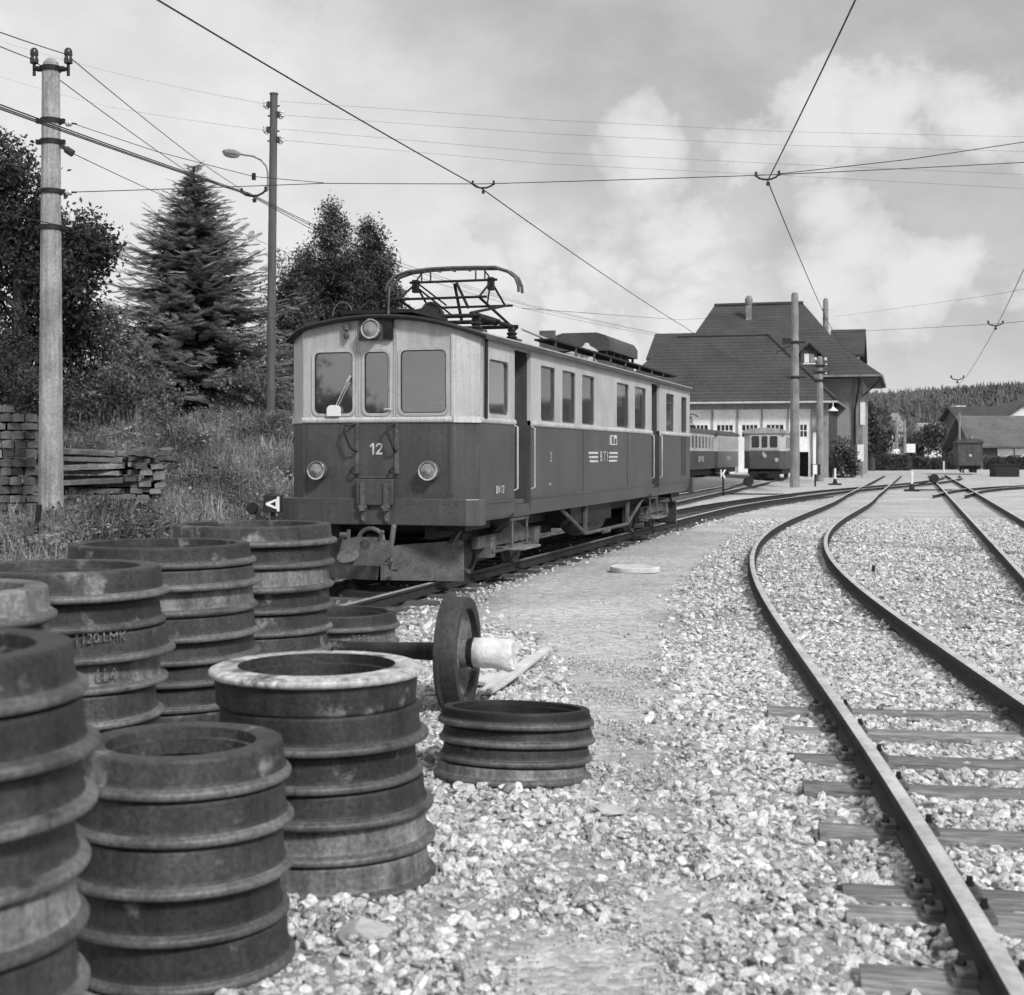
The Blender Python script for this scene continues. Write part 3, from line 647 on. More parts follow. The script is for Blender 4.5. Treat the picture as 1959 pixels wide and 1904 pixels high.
# plan: chamfered ends
CH, FX = .25, .87
recess = [(1.324, 2.012), (9.76, 10.47)]
def side_runs():
    out = []; s0 = 0.0
    for a, b in recess: out.append((s0, a)); s0 = b
    out.append((s0, LEN)); return out
wins = [(.32, 1.08, 1.99, 2.60, .07), (2.49, 3.19, 1.96, 2.655, .05), (3.56, 4.28, 1.96, 2.655, .05), (4.66, 5.42, 1.96, 2.655, .05),
        (6.93, 7.83, 1.96, 2.655, .05), (8.31, 9.25, 1.96, 2.655, .05), (11.15, 11.95, 1.96, 2.655, .05), (12.77, 13.40, 1.96, 2.655, .05)]
for sd in (1, -1):
    X = HW * sd
    for a, b in side_runs():
        # lower wall with turned-under skirt and a moulding
        m = MB()
        prof = [(0, ZW), (0, 1.05), (0, .92), (-.012, .86), (-.05, ZB), (-.09, ZB), (-.06, .86), (-.045, .95), (-.045, ZW)]
        m.prism([(u, v) for u, v in prof], (X, a, 0), (sd, 0, 0), UZ, (0, 1, 0), b - a)
        lw = m.build('lower_wall', m_red, car, smooth=50)
        m = MB(); m.bb(X - sd * .002, X + sd * .014, a + .02, b - .02, 1.000, 1.024); m.build('moulding', m_red, lw)
        m = MB(); m.prism([(0, 1.885), (.016, 1.89), (.024, 1.905), (.024, 1.925), (.014, 1.945), (0, 1.95)], (X, a, 0), (sd, 0, 0), UZ, (0, 1, 0), b - a)
        m.build('waist_band', m_band, car, smooth=30)
        hs = [w_ for w_ in wins if w_[0] > a and w_[1] < b]
        m = MB()
        m.panel([(a, 1.951), (b, 1.951), (b, ZG), (a, ZG)], [rrect(w0, w1, z0, z1, r) for w0, w1, z0, z1, r in hs], (X, 0, 0), (0, 1, 0), UZ, (-sd, 0, 0), .045)
        up = m.build('upper_wall', m_cream, car, smooth=0)
        for w0, w1, z0, z1, r in hs:
            fr = MB(); fr.panel(rrect(w0 - .012, w1 + .012, z0 - .012, z1 + .012, r + .01), [rrect(w0 + .018, w1 - .018, z0 + .018, z1 - .018, r)], (X - sd * .012, 0, 0), (0, 1, 0), UZ, (-sd, 0, 0), .02)
            wo_ = fr.build('window', m_inside, car, smooth=0)
            g = MB(); g.prism(rrect(w0 + .012, w1 - .012, z0 + .012, z1 - .012, r), (X - sd * .03, 0, 0), (0, 1, 0), UZ, (-sd, 0, 0), .004); g.build('pane', m_glassF if w0 < 1 else m_glass, wo_, smooth=0)
            if w0 > 6 and sd == 1 and w0 < 9:      # half-drawn blind behind the pane
                g = MB(); g.bb(X - .10, X - .095, w0 + .05, w1 - .05, 2.30, 2.62); g.build('blind', m_cream, wo_, smooth=0)
    for a, b in recess:                                  # recessed doorways
        Xi = X - sd * .20
        m = MB(); m.bb(X - sd * .045, Xi, a - .03, a - .002, ZB + .03, ZG - .02); m.bb(X - sd * .045, Xi, b + .002, b + .03, ZB + .03, ZG - .02); m.build('door_jamb', m_red if sd > 0 else m_red, car)
        dr = MB().bb(Xi - sd * .04, Xi, a, b, ZB + .03, 1.80).build('door', m_reddk, car)
        MB().panel([(a, 1.80), (b, 1.80), (b, ZG - .03), (a, ZG - .03)], [rrect(a + .12, b - .12, 2.0, 2.62, .04)], (Xi, 0, 0), (0, 1, 0), UZ, (-sd, 0, 0), .04).build('door_panel', m_doorgrey, dr, smooth=0)
        MB().prism(rrect(a + .1, b - .1, 1.98, 2.64, .04), (Xi - sd * .02, 0, 0), (0, 1, 0), UZ, (-sd, 0, 0), .004).build('pane', m_glass, dr, smooth=0)
        h = MB(); h.tube([(Xi + sd * .0, a + .1, 1.35), (Xi + sd * .05, a + .1, 1.35), (Xi + sd * .05, a + .1, 1.62), (Xi, a + .1, 1.62)], .011, 6); h.build('handle', m_iron2, dr)
        MB().bb(X - sd * .05, X - sd * .01, a, b, ZB + .0, .95).build('door_sill', m_red, car)
        MB().bb(X - sd * .055, X - sd * .01, a, b, ZG - .06, ZG).build('door_header', m_cream, car)
        for e in (a - .028, b + .028):
            g = MB(); g.tube([(X + sd * .002, e, 1.12), (X + sd * .045, e, 1.14), (X + sd * .045, e, 1.86), (X + sd * .002, e, 1.88)], .011, 6); g.build('grab_rail', m_band, car)
    # rear side door, flush and dark
    MB().bb(X + sd * .001, X + sd * .006, 12.79, 13.30, 1.13, 1.87).build('rear_door_panel', m_reddk, car)
    # panel seams
    for s_ in (4.72, 7.72): MB().bb(X - sd * .001, X + sd * .006, s_, s_ + .018, 1.03, 1.885).build('seam_strip', m_red, car)
    MB().bb(X, X + sd * .05, -.02, LEN + .02, ZG - .005, ZG + .03).build('gutter', m_band, car)
    MB().tube([(X + sd * .035, .12, ZG), (X + sd * .03, .12, 2.0), (X + sd * .03, .12, 1.93)], .02, 8).build('downpipe', m_iron, car)
# end walls: nose (front) and rear, three facets each
def end_wall(front):
    yy = (lambda s: s) if front else (lambda s: LEN - s)
    fy = -1 if front else 1
    Y0, Yc = yy(-CH), yy(0)
    tt = np.linspace(-FX, FX, 15)
    # lower centre + windows
    lw = MB(); lw.bb(-FX, FX, Y0, Y0 - fy * .045, .83, ZW); lw = lw.build('end_lower_wall', m_red, car)
    holes = [rrect(-.735, -.275, 1.985, 2.665, .07), rrect(-.145, .145, 1.985, 2.66, .055), rrect(.275, .805, 1.985, 2.67, .07)]
    up = MB().panel([(-FX, 1.951), (FX, 1.951)] + [(t_, facet_top(t_)) for t_ in tt[::-1]], holes, (0, Y0, 0), (1, 0, 0), UZ, (0, -fy, 0), .045).build('end_upper_wall', m_cream, car, smooth=0)
    MB().prism([(0, 1.885), (.016, 1.89), (.024, 1.905), (.024, 1.925), (.014, 1.945), (0, 1.95)], (-FX, Y0, 0), (0, fy, 0), UZ, (1, 0, 0), 2 * FX).build('waist_band', m_band, car)
    for h_ in holes:
        us = [p[0] for p in h_]; vs = [p[1] for p in h_]; w0, w1, z0, z1 = min(us), max(us), min(vs), max(vs)
        f_ = MB().panel(rrect(w0 - .028, w1 + .028, z0 - .028, z1 + .028, .09), [rrect(w0 + .004, w1 - .004, z0 + .004, z1 - .004, .06)], (0, Y0 + fy * .012, 0), (1, 0, 0), UZ, (0, -fy, 0), .03).build('windscreen', m_cream, car, smooth=0)
        MB().panel(rrect(w0 - .004, w1 + .004, z0 - .004, z1 + .004, .07), [rrect(w0 + .014, w1 - .014, z0 + .014, z1 - .014, .05)], (0, Y0 + fy * .004, 0), (1, 0, 0), UZ, (0, -fy, 0), .02).build('rubber_seal', m_black, f_, smooth=0)
        MB().prism(rrect(w0 + .008, w1 - .008, z0 + .008, z1 - .008, .05), (0, Y0 - fy * .004, 0), (1, 0, 0), UZ, (0, -fy, 0), .005).build('pane', m_glassF, f_, smooth=0)
    for x in (-.86, -.235, -.205, .205, .235, .86):
        MB().bb(x - .006, x + .006, Y0, Y0 + fy * .010, 1.955, facet_top(x) - .01).build('cover_strip', m_cream, car, smooth=0)
    for x in (-.83, -.205, .205, .83):
        MB().bb(x - .005, x + .005, Y0, Y0 + fy * .008, 1.10, 1.885).build('seam_strip', m_red, car, smooth=0)
    # corner facets
    for sd in (-1, 1):
        p0 = Vector((sd * FX, Y0, 0)); p1 = Vector((sd * HW, Yc, 0)); u = (p1 - p0).normalized(); ln = (p1 - p0).length; nn = Vector((-u.y, u.x, 0)) * (1 if (Vector((-u.y, u.x, 0)).dot(Vector((0, -fy, 0))) > 0) else -1)
        MB().prism([(0, .83), (ln, .83), (ln, ZW), (0, ZW)], p0, u, UZ, nn, .045).build('corner_lower_wall', m_red, car, smooth=0)
        q = [FX + (HW - FX) * k / 5 for k in range(6)]
        MB().prism([(0, 1.951), (ln, 1.951)] + [(ln * k / 5, facet_top(q[k])) for k in range(5, -1, -1)], p0, u, UZ, nn, .045).build('corner_upper_wall', m_cream, car, smooth=0)
        MB().prism([(0, 1.885), (ln, 1.885), (ln, 1.95), (0, 1.95)], p0 - nn * .022, u, UZ, nn, .022).build('waist_band', m_band, car)
    # apron beam, wider than the body
    ap = MB(); zt, zb = 1.065, .775; yo = Y0 + fy * .03
    plan = [(-1.16, Yc - fy * .02), (-1.16, Y0 - fy * .05), (-1.03, yo), (1.03, yo), (1.16, Y0 - fy * .05), (1.16, Yc - fy * .02)]
    n = len(plan); ap.add([(a, b, zb) for a, b in plan] + [(a, b, zt) for a, b in plan], [tuple(range(n)), tuple(range(n, 2 * n))] + [(i, (i + 1) % n, n + (i + 1) % n, n + i) for i in range(n)])
    apron = ap.build('apron', m_red, car, smooth=0, bevel=.012)
    rv = MB()
    for gx_ in (-.92, -.55, .45, .85):
        for i in range(3):
            for j in range(3):
                if (i + j) % 2 == 0 or j == 2: rv.lathe([(0, .008), (.007, .006), (.011, 0)], 6, Matrix.Translation((gx_ + (i - 1) * .07, yo, .84 + .085 * j)) @ Matrix.Rotation(R(90 if fy < 0 else -90), 4, 'X'))
    rv.build('rivet_group', m_red, apron)
    return Y0, yo, fy
Y0, YO, _ = end_wall(True); end_wall(False)
# roof
def roof_front(t): return -CH - .07 if abs(t) <= FX else -CH - .07 + (abs(t) - FX) / (1.17 - FX) * (CH + .05)
tcol = list(np.linspace(-1.17, 1.17, 27)); m = MB(); top = []; ns = 4
for t_ in tcol:
    a, b = roof_front(t_), LEN - roof_front(t_)
    for k in range(ns + 1): m.v.append((t_, a + (b - a) * k / ns, zroof(t_)))
nb = len(m.v)
m.v += [(x, y, z - .05) for x, y, z in m.v]
for i in range(len(tcol) - 1):
    for k in range(ns):
        a = i * (ns + 1) + k; q = (a, a + 1, a + ns + 2, a + ns + 1); m.f += [q, tuple(nb + j for j in q[::-1])]
for i in range(len(tcol) - 1):
    for k in (0, ns):
        a = i * (ns + 1) + k; b = a + ns + 1; m.f.append((a, b, nb + b, nb + a))
for i in (0, len(tcol) - 1):
    for k in range(ns):
        a = i * (ns + 1) + k; m.f.append((a, a + 1, nb + a + 1, nb + a))
m.mi = [0] * len(m.f)
roof = m.build('roof', m_roof, car, smooth=40)
for fr_ in (1, -1):
    pts = [(t_, (roof_front(t_) - .006) if fr_ > 0 else LEN - roof_front(t_) + .006, zroof(t_) - .03) for t_ in tcol]
    MB().tube(pts, .022, 6).build('roof_edge_strip', m_iron, roof)
# interior
it = MB(); it.bb(-1.02, 1.02, .1, LEN - .1, .95, 1.0); it.bb(-1.0, 1.0, 2.35, 2.40, 1.0, 2.75); it.bb(-1.0, -.35, 9.5, 9.55, 1.0, 2.8); it.bb(.35, 1.0, 9.5, 9.55, 1.0, 2.8)
it.bb(-1.0, -.3, .65, .72, 1.0, 2.8)
it.build('interior_partition', m_inside, car, smooth=0)
MB().panel([(-1.05, .83), (1.05, .83), (1.05, 2.83), (-1.05, 2.83)], [[(-.3, 1.0), (.3, 1.0), (.3, 2.5), (-.3, 2.5)]], (0, 1.28, 0), (1, 0, 0), UZ, (0, 1, 0), .04).build('cab_bulkhead', m_inside, car, smooth=0)
for s_ in np.arange(2.9, 9, 1.1):
    for x in (-.68, .68):
        q = MB(); q.bb(x - .35, x + .35, s_, s_ + .42, 1.35, 1.42); q.bb(x - .35, x + .35, s_ + .40, s_ + .46, 1.42, 2.0); q.build('bench', m_inside, car, smooth=0)
dk = MB(); dk.bb(-.62, -.2, .06, .4, 1.0, 1.85); dk.tube([(-.4, .2, 1.85), (-.4, .2, 2.02)], .03, 8); dk.tube([(-.4, .2, 2.02), (-.25, .12, 2.03)], .012, 6); dk.build('driver_desk', m_inside, car, smooth=0)
MB().tube([(.5, .35, 1.0), (.5, .35, 2.1)], .03, 8).build('brake_column', m_iron2, car)
q = MB(); q.lathe([(.13, 0), (.15, .015), (.13, .03)], 20, Matrix.Translation((.5, .35, 2.1))); q.build('brake_wheel', m_band, car)
for x in (-.72, .72): MB().bb(x - .18, x + .18, 1.255, 1.275, 1.95, 2.55).build('bulkhead_window', m_glassF, car, smooth=0)
MB().bb(-.30, .30, 1.262, 1.278, 1.02, 2.48).build('bulkhead_door', m_doorgrey, car, smooth=0)
# headlamps
def lamp(x, z, r, y=Y0, housing=.10):
    q = MB(); M_ = Matrix.Translation((x, y, z)) @ Matrix.Rotation(R(90), 4, 'X')
    q.lathe([(r * .95, 0), (r * 1.05, .01), (r * 1.08, housing * .6), (r * 1.08, housing), (r * 1.02, housing + .018), (r * .90, housing + .015), (r * .88, housing)], 32, M_); lp = q.build('headlamp', m_iron2, car)
    MB().lathe([(r * 1.10, housing - .004), (r * 1.13, housing + .008), (r * 1.04, housing + .024), (r * .90, housing + .018)], 32, M_).build('lamp_rim', m_chrome, lp)
    MB().lathe([(r * .9, housing - .005), (r * .6, housing - .04), (r * .25, housing - .06), (0, housing - .065)], 28, M_).build('reflector', m_chrome, lp)
    MB().lathe([(r * .9, housing + .004), (r * .55, housing + .018), (0, housing + .024)], 28, M_).build('lens', m_lens, lp)
lamp(-.67, 1.365, .095); lamp(.625, 1.365, .098); 
MB().bb(-.20, .19, Y0 - .03, Y0, 2.78, 3.0).build('lamp_board', m_iron2, car, smooth=0)
lamp(-.02, 2.895, .098, Y0 - .03)
# front fittings
fb = MB(); fb.bb(-.21, .215, YO - .045, YO, .99, 1.275); fl = fb.build('gangway_flap', m_red, car, bevel=.008)
for x in (-.13, .14):
    q = MB(); q.bb(x - .025, x + .025, YO - .065, YO - .045, .98, 1.23); q.bb(x - .03, x + .03, YO - .075, YO, .93, 1.0); q.bb(x - .022, x + .022, YO - .04, YO - .001, .80, .93)
    q.tube([(x - .05, YO - .06, .97), (x + .05, YO - .06, .97)], .016, 8); q.lathe([(0, .02), (.016, .014), (.018, 0)], 8, Matrix.Translation((x, YO - .04, .83)) @ Matrix.Rotation(R(90), 4, 'X')); q.build('flap_hinge', m_iron2, fl, smooth=30)
MB().bb(-.2, .2, Y0 - .014, Y0, 1.285, 1.30).build('flap_lip', m_iron2, car)
for sx, x in ((-1, -.235), (1, .225)):
    o_ = -.10 if sx < 0 else -.06
    g = MB(); g.tube([(x, Y0, 1.875), (x + o_, Y0 - .09, 1.855), (x + o_ - .01, Y0 - .10, 1.79), (x + o_ + .06, Y0 - .095, 1.62), (x + .0, Y0 - .05, 1.575), (x + .005, Y0, 1.575)], .012, 8); g.build('grab_iron', m_iron, car)
    g = MB(); g.tube([(x - .04, Y0, 1.40), (x - .05, Y0 - .06, 1.36), (x - .01, Y0 - .06, 1.325), (x + .03, Y0, 1.325)], .012, 8); g.build('grab_iron', m_iron, car)
    MB().bb(x - .01, x + .035, Y0 - .012, Y0, 1.30, 1.90).build('door_strap', m_iron2, car)
def stroke(name, lines, wd, mat, parent, y):
    q = MB()
    for ln_ in lines:
        for (a, b), (c, d) in zip(ln_[:-1], ln_[1:]):
            v = Vector((c - a, 0, d - b)); L_ = v.length; v.normalize(); nrm = Vector((-v.z, 0, v.x)); e = v * wd * .3
            p0, p1 = Vector((a, y, b)) - e, Vector((c, y, d)) + e
            vs = [p0 + nrm * wd / 2, p0 - nrm * wd / 2, p1 - nrm * wd / 2, p1 + nrm * wd / 2]
            q.add(vs + [p + Vector((0, -.002, 0)) for p in vs], [(0, 1, 2, 3), (4, 7, 6, 5), (0, 4, 5, 1), (1, 5, 6, 2), (2, 6, 7, 3), (3, 7, 4, 0)]); y -= .00015
    return q.build(name, mat, parent, smooth=0)
nx0, nz0 = -.075, 1.545
stroke('number', [[(nx0 + .0, nz0 + .085), (nx0 + .035, nz0 + .112), (nx0 + .035, nz0)]], .021, m_letter, car, Y0 - .002)
stroke('number', [[(nx0 + .075, nz0 + .085), (nx0 + .082, nz0 + .103), (nx0 + .105, nz0 + .112), (nx0 + .128, nz0 + .103), (nx0 + .134, nz0 + .082), (nx0 + .124, nz0 + .058), (nx0 + .075, nz0 + .006), (nx0 + .137, nz0 + .006)]], .02, m_letter, car, Y0 - .002)
w_ = MB(); w_.tube([(-.49, Y0 - .03, 2.03), (-.33, Y0 - .035, 2.34)], .007, 6); w_.tube([(-.46, Y0 - .03, 2.03), (-.305, Y0 - .035, 2.33)], .005, 6); w_.bar((-.335, Y0 - .04, 2.33), (-.29, Y0 - .04, 2.40), .012, .02)
wi = w_.build('wiper', m_band, car); MB().prism(rrect(-.57, -.42, 1.96, 2.08, .05, bottom=False), (0, Y0 - .045, 0), (1, 0, 0), UZ, (0, 1, 0), .04).build('wiper_motor', m_white, wi)
MB().tube([(.10, Y0 - .03, 2.03), (.19, Y0 - .03, 2.03)], .009, 6).build('door_latch', m_band, car)
MB().tube([(.165, Y0 - .02, 2.03), (.165, Y0 - .02, 2.6)], .005, 6).build('latch_rod', m_band, car)
wh = MB(); wh.lathe([(.02, 0), (.03, .02), (.03, .06), (.01, .07), (.01, .09), (.034, .10), (.034, .15), (.0, .17)], 12, Matrix.Translation((-.34, Y0 - .04, 2.80))); wh.build('whistle', m_iron2, car)
MB().tube([(.155, Y0 - .03, 2.80), (.155, Y0 - .05, 3.10), (.155, Y0 - .02, 3.36)], .012, 6).build('cable_conduit', m_iron2, car)
MB().bb(.115, .20, Y0 - .06, Y0, 2.80, 3.02).build('cable_box', m_iron, car)
# side lettering
rs = (R(90), 0, R(90))
text('class_figure', '2', .17, m_letter, car, (HW + .008, 2.95, 1.50), rs, .001, .7)
text('company_letters', 'B T I', .21, m_letter, car, (HW + .008, 6.0, 1.50), rs, .001, 1.25)
for a, b in ((5.05, 5.62), (6.38, 6.98)):
    for k in range(3): MB().bb(HW, HW + .006, a + .03 * k * (1 if a < 6 else 0), b - (.03 * k if a > 6 else 0), 1.425 + .06 * (2 - k), 1.455 + .06 * (2 - k)).build('company_stripe', m_letter, car, smooth=0)
text('running_number', 'BN 12', .13, m_letter, car, (HW + .008, .72, 1.14), rs, .001, .95)
text('data_lettering', 'P1 m1', .05, m_letter, car, (HW + .008, 2.9, 1.16), rs, .001)
MB().bb(HW, HW + .018, 6.42, 6.86, 1.68, 1.83).build('route_plate', m_letter, car); MB().bb(HW + .018, HW + .022, 6.48, 6.62, 1.70, 1.81).build('route_mark', m_red, car); MB().bb(HW + .018, HW + .022, 6.68, 6.80, 1.70, 1.78).build('route_mark', m_red, car)
# underframe
uf = MB()
for x in (-.55, .55): uf.bb(x - .05, x + .05, -.1, LEN + .1, .62, .83)
uf.bb(-.9, .9, .1, 1.0, .70, .82); uf.bb(-.95, .95, 4.6, 7.2, .55, .82); uf.bb(-.9, .9, LEN - 1, LEN - .1, .70, .82)
uf.bb(-.7, .3, 4.3, 6.0, .38, .60); uf.bb(-.5, .5, 7.6, 8.6, .35, .65)
uf.build('underframe', m_iron, car, smooth=0)
MB().lathe([(0, 0), (.24, 0), (.26, .04), (.26, 1.0), (.24, 1.04), (0, 1.04)], 24, Matrix.Translation((.62, 6.1, .58)) @ Matrix.Rotation(R(-90), 4, 'X')).build('air_tank', m_iron2, car)
tr = MB(); tr.tube([(.98, 3.95, .80), (.98, 5.35, .40), (.98, 8.3, .40), (.98, 9.65, .80)], .026, 8)
tr.bar((.98, 5.35, .40), (.98, 5.35, .82), .05, .05); tr.bar((.98, 8.3, .40), (.98, 8.3, .82), .05, .05); tr.tube([(.98, 6.5, .37), (.98, 6.9, .37)], .035, 8); tr.build('truss_rod', m_iron2, car)
tr = MB(); tr.tube([(-.98, 3.95, .80), (-.98, 5.35, .40), (-.98, 8.3, .40), (-.98, 9.65, .80)], .026, 8); tr.bar((-.98, 5.35, .40), (-.98, 5.35, .82), .05, .05); tr.bar((-.98, 8.3, .40), (-.98, 8.3, .82), .05, .05); tr.build('truss_rod', m_iron2, car)
def wheel_mesh(name, r):
    q = MB(); p = [(0, .075), (.07, .085), (.09, .05), (r * .8, .02), (r * .84, .055), (r - .005, .06), (r, .05), (r + .002, -.03), (r + .028, -.045), (r + .028, -.065), (r * .8, -.065), (r * .78, -.02), (.09, -.03), (0, -.03)]
    return q.lathe(p, 32, Matrix.Rotation(R(90), 4, 'Y')).mesh(name, [m_iron2], 40)
WH = wheel_mesh('wheel', .32)
for sb in (2.15, 11.55):
    bg_ = MB()
    for x in (-.78, .78): bg_.bb(x - .035, x + .035, sb - 1.35, sb + 1.35, .46, .60); bg_.bar((x, sb - .95, .40), (x, sb + .95, .40), .05, .06)
    bg_.bb(-.78, .78, sb - .12, sb + .12, .42, .62); bg_.bb(-.4, .4, sb - .7, sb + .7, .22, .55)
    bogie = bg_.build('bogie', m_iron2, car, smooth=0)
    for ax in (-.95, .95):
        for sd in (-1, 1):
            wo_ = link(bpy.data.objects.new('wheel', WH), bogie); wo_.location = (sd * .53, sb + ax, RAILTOP + .32); wo_.rotation_euler = (0, 0, 0 if sd > 0 else math.pi)
            q = MB(); q.box((sd * .80, sb + ax, .46), (.14, .20, .24)); q.lathe([(0, .03), (.07, .02), (.08, 0)], 12, Matrix.Translation((sd * .87, sb + ax, .46)) @ Matrix.Rotation(R(90 * sd), 4, 'Y')); q.build('axle_box', m_iron2, bogie)
        MB().tube([(-.5, sb + ax, .46), (.5, sb + ax, .46)], .06, 10).build('axle', m_iron, bogie)
    for sd in (-1, 1):
        q = MB()
        for k in range(7): q.bb(sd * .80 - .045, sd * .80 + .045, sb - .55 + k * .07, sb + .55 - k * .07, .60 + .018 * k, .614 + .018 * k)
        q.build('leaf_spring', m_iron2, bogie, smooth=0)
for s0, s1 in ((1.30, 2.04), (9.74, 10.49)):                    # footboards under the doors
    for sd in (1, -1):
        st = MB(); st.bb(sd * .98, sd * 1.22, s0 - .02, s1 + .02, .42, .45); st = st.build('footboard', m_pilewood, car, bevel=.006)
        q = MB()
        for y in (s0 + .06, s1 - .06): q.tube([(sd * 1.06, y, .45), (sd * 1.06, y, .80)], .017, 8)
        q.tube([(sd * 1.06, s0 + .02, .775), (sd * 1.06, s1 - .02, .775)], .02, 8); q.tube([(sd * .85, s0 + .1, .44), (sd * 1.1, s0 + .1, .44)], .02, 6); q.tube([(sd * 1.0, s1 - .05, .43), (sd * .85, s1, .25)], .02, 6); q.build('footboard_bracket', m_iron2, st)
# rail guard / snow board and coupler at the front, one more at the rear
for fy, ye in ((-1, -.25), (1, LEN + .25)):
    pl = MB(); y0 = ye - fy * .28
    for sd in (1, -1):
        a, b = Vector((sd * .02, y0 + fy * .22, 0)), Vector((sd * .86, y0 - fy * .14, 0)); u = (b - a).normalized(); nn = Vector((u.y, -u.x, 0)) * (1 if Vector((u.y, -u.x, 0)).y * fy > 0 else -1); ln = (b - a).length
        pl.prism([(0, .20), (ln, .18), (ln, .60), (ln * .2, .55), (0, .48)], a, u, UZ, -nn, .02); pl.prism([(0, .17), (ln, .15), (ln, .27), (0, .29)], a + nn * .012, u, UZ, -nn, .02)
    pl.bar((.75, y0, .55), (.75, y0 - fy * .5, .80), .05, .04); pl.bar((-.75, y0, .55), (-.75, y0 - fy * .5, .80), .05, .04)
    pl.build('snow_board', m_iron2, car, smooth=0)
    cp = MB(); yc = ye + fy * .34
    cp.tube([(0, ye, .58), (0, yc, .58)], .06, 10)
    cp.prism([(-.30, .47), (-.26, .62), (-.12, .66), (.12, .66), (.26, .62), (.30, .47), (.22, .40), (-.22, .40)], (0, yc, 0), (1, 0, 0), UZ, (0, -fy, 0), .05)
    cp.prism([(-.26, .36), (.26, .36), (.28, .40), (-.28, .40)], (0, yc + fy * .03, 0), (1, 0, 0), UZ, (0, -fy, 0), .18)
    cp.tube([(.05 + .14 * math.cos(R(a)), yc - fy * .05, .63 + .12 * math.sin(R(a))) for a in range(0, 181, 20)], .025, 8)
    cp.tube([(.14, yc - fy * .02, .60), (.22, yc + fy * .03, .73)], .018, 8); cp.tube([(-.28, yc, .68), (-.20, yc, .68)], .03, 8); cp.tube([(-.33, ye, .56), (-.33, ye, .72)], .022, 8)
    cp.tube([(.24, ye + fy * .1, .78), (.25, ye + fy * .22, .55), (.25, ye + fy * .2, .32), (.22, ye, .30)], .03, 8)
    cp.build('coupler', m_iron2, car)
    MB().lathe([(.0, .0), (.11, .0), (.12, .012), (.0, .03)], 20, Matrix.Translation((-.14, yc + fy * .12, .46)) @ Matrix.Rotation(R(35 * -fy), 4, 'X')).build('buffer_plate', m_iron2, car)
# roof equipment
for sd in (-1, 1):                                        # running boards on the roof
    rb = MB(); rb.bb(sd * .62, sd * .88, 3.9, LEN - .1, 3.075, 3.10); rb = rb.build('roof_board', m_iron, car)
    q = MB()
    for s_ in np.arange(4.1, LEN - .2, 1.15): q.bb(sd * .86 - .012, sd * .86 + .012, s_, s_ + .03, zroof(.86) - .02, 3.08)
    q.build('board_bracket', m_iron2, rb)
fb = MB(); fb.bb(-.42, .42, -.26, .9, 3.075, 3.115); fb.bb(-.35, .35, .9, 1.4, 3.06, 3.10); fb.build('roof_board', m_iron, car)
MB().tube([(-.55 + .12 * math.cos(R(a)), .1, 3.09 + .16 * math.sin(R(a))) for a in range(0, 181, 18)], .008, 6).build('roof_hoop', m_iron2, car)
PS = 2.32
pb = MB()
for x in (-.55, .55): pb.tube([(x, PS - .95, 3.27), (x, PS + .95, 3.27)], .028, 8)
for y in (PS - .8, PS, PS + .8): pb.tube([(-.62, y, 3.27), (.62, y, 3.27)], .026, 8)
pant = pb.build('pantograph', m_iron, car); pant.location = (0, 0, -.07)
for x in (-.55, .55):
    for y in (PS - .75, PS + .75):
        q = MB(); q.lathe([(.05, 0), (.075, .03), (.05, .05), (.075, .08), (.045, .10), (.06, .13), (.03, .16), (0, .16)], 14, Matrix.Translation((x, y, 3.10))); q.box((x, y, 3.06), (.22, .18, .09)); q.build('insulator', m_porcd, pant)
ar = MB()
for sd in (-1, 1):
    ar.tube([(sd * .50, PS - .82, 3.30), (sd * .52, PS + .55, 3.52)], .018, 8); ar.tube([(sd * .50, PS + .82, 3.30), (sd * .52, PS - .55, 3.52)], .018, 8)
    ar.tube([(sd * .52, PS + .55, 3.52), (sd * .50, PS - .06, 3.80)], .014, 8); ar.tube([(sd * .52, PS - .55, 3.52), (sd * .50, PS + .06, 3.80)], .014, 8)
    ar.tube([(sd * .50, PS, 3.80), (sd * .28, PS + .55, 3.55)], .011, 6)
    ar.box((sd * .50, PS, 3.74), (.07, .09, .16)); ar.tube([(sd * .50, PS, 3.8), (sd * .40, PS, 3.93)], .010, 6)
ar.tube([(-.62, PS + .55, 3.52), (.62, PS + .55, 3.52)], .016, 8); ar.tube([(-.62, PS - .55, 3.52), (.62, PS - .55, 3.52)], .016, 8); ar.tube([(-.58, PS, 3.79), (.58, PS, 3.79)], .016, 8)
ar.tube([(-.50, PS, 3.74), (-.15, PS + .4, 3.40)], .012, 6); ar.tube([(.05, PS, 3.76), (.30, PS - .3, 3.42)], .02, 6); ar.tube([(.02, PS, 3.76), (.05, PS + .2, 3.30)], .02, 6)
ar.build('pantograph_arm', m_iron, pant)
bw_ = MB(); prof = [(-.88, 3.68), (-.84, 3.79), (-.74, 3.87), (-.58, 3.92), (-.3, 3.945), (0, 3.95), (.3, 3.945), (.58, 3.935), (.74, 3.88), (.84, 3.80), (.88, 3.70), (.885, 3.62)]
for y in (PS - .08, PS + .08): bw_.tube([(x, y, z) for x, z in prof], .020, 8)
for x in np.linspace(-.6, .6, 7): bw_.bar((x, PS - .09, 3.925), (x, PS + .09, 3.925), .02, .02)
for x in (-.42, .42, -.30, .30): bw_.tube([(x, PS, 3.80), (x, PS, 3.93)], .010, 6)
bw_.build('collector_bow', m_iron2, pant)
q = MB(); q.lathe([(0, 0), (.10, 0), (.12, .03), (.12, .62), (.10, .66), (.05, .68), (.05, .95), (0, .95)], 16, Matrix.Translation((-.12, PS - .5, 3.37)) @ Matrix.Rotation(R(-90), 4, 'X') @ Matrix.Rotation(R(-14), 4, 'Y')); q.build('raising_cylinder', m_black, pant)
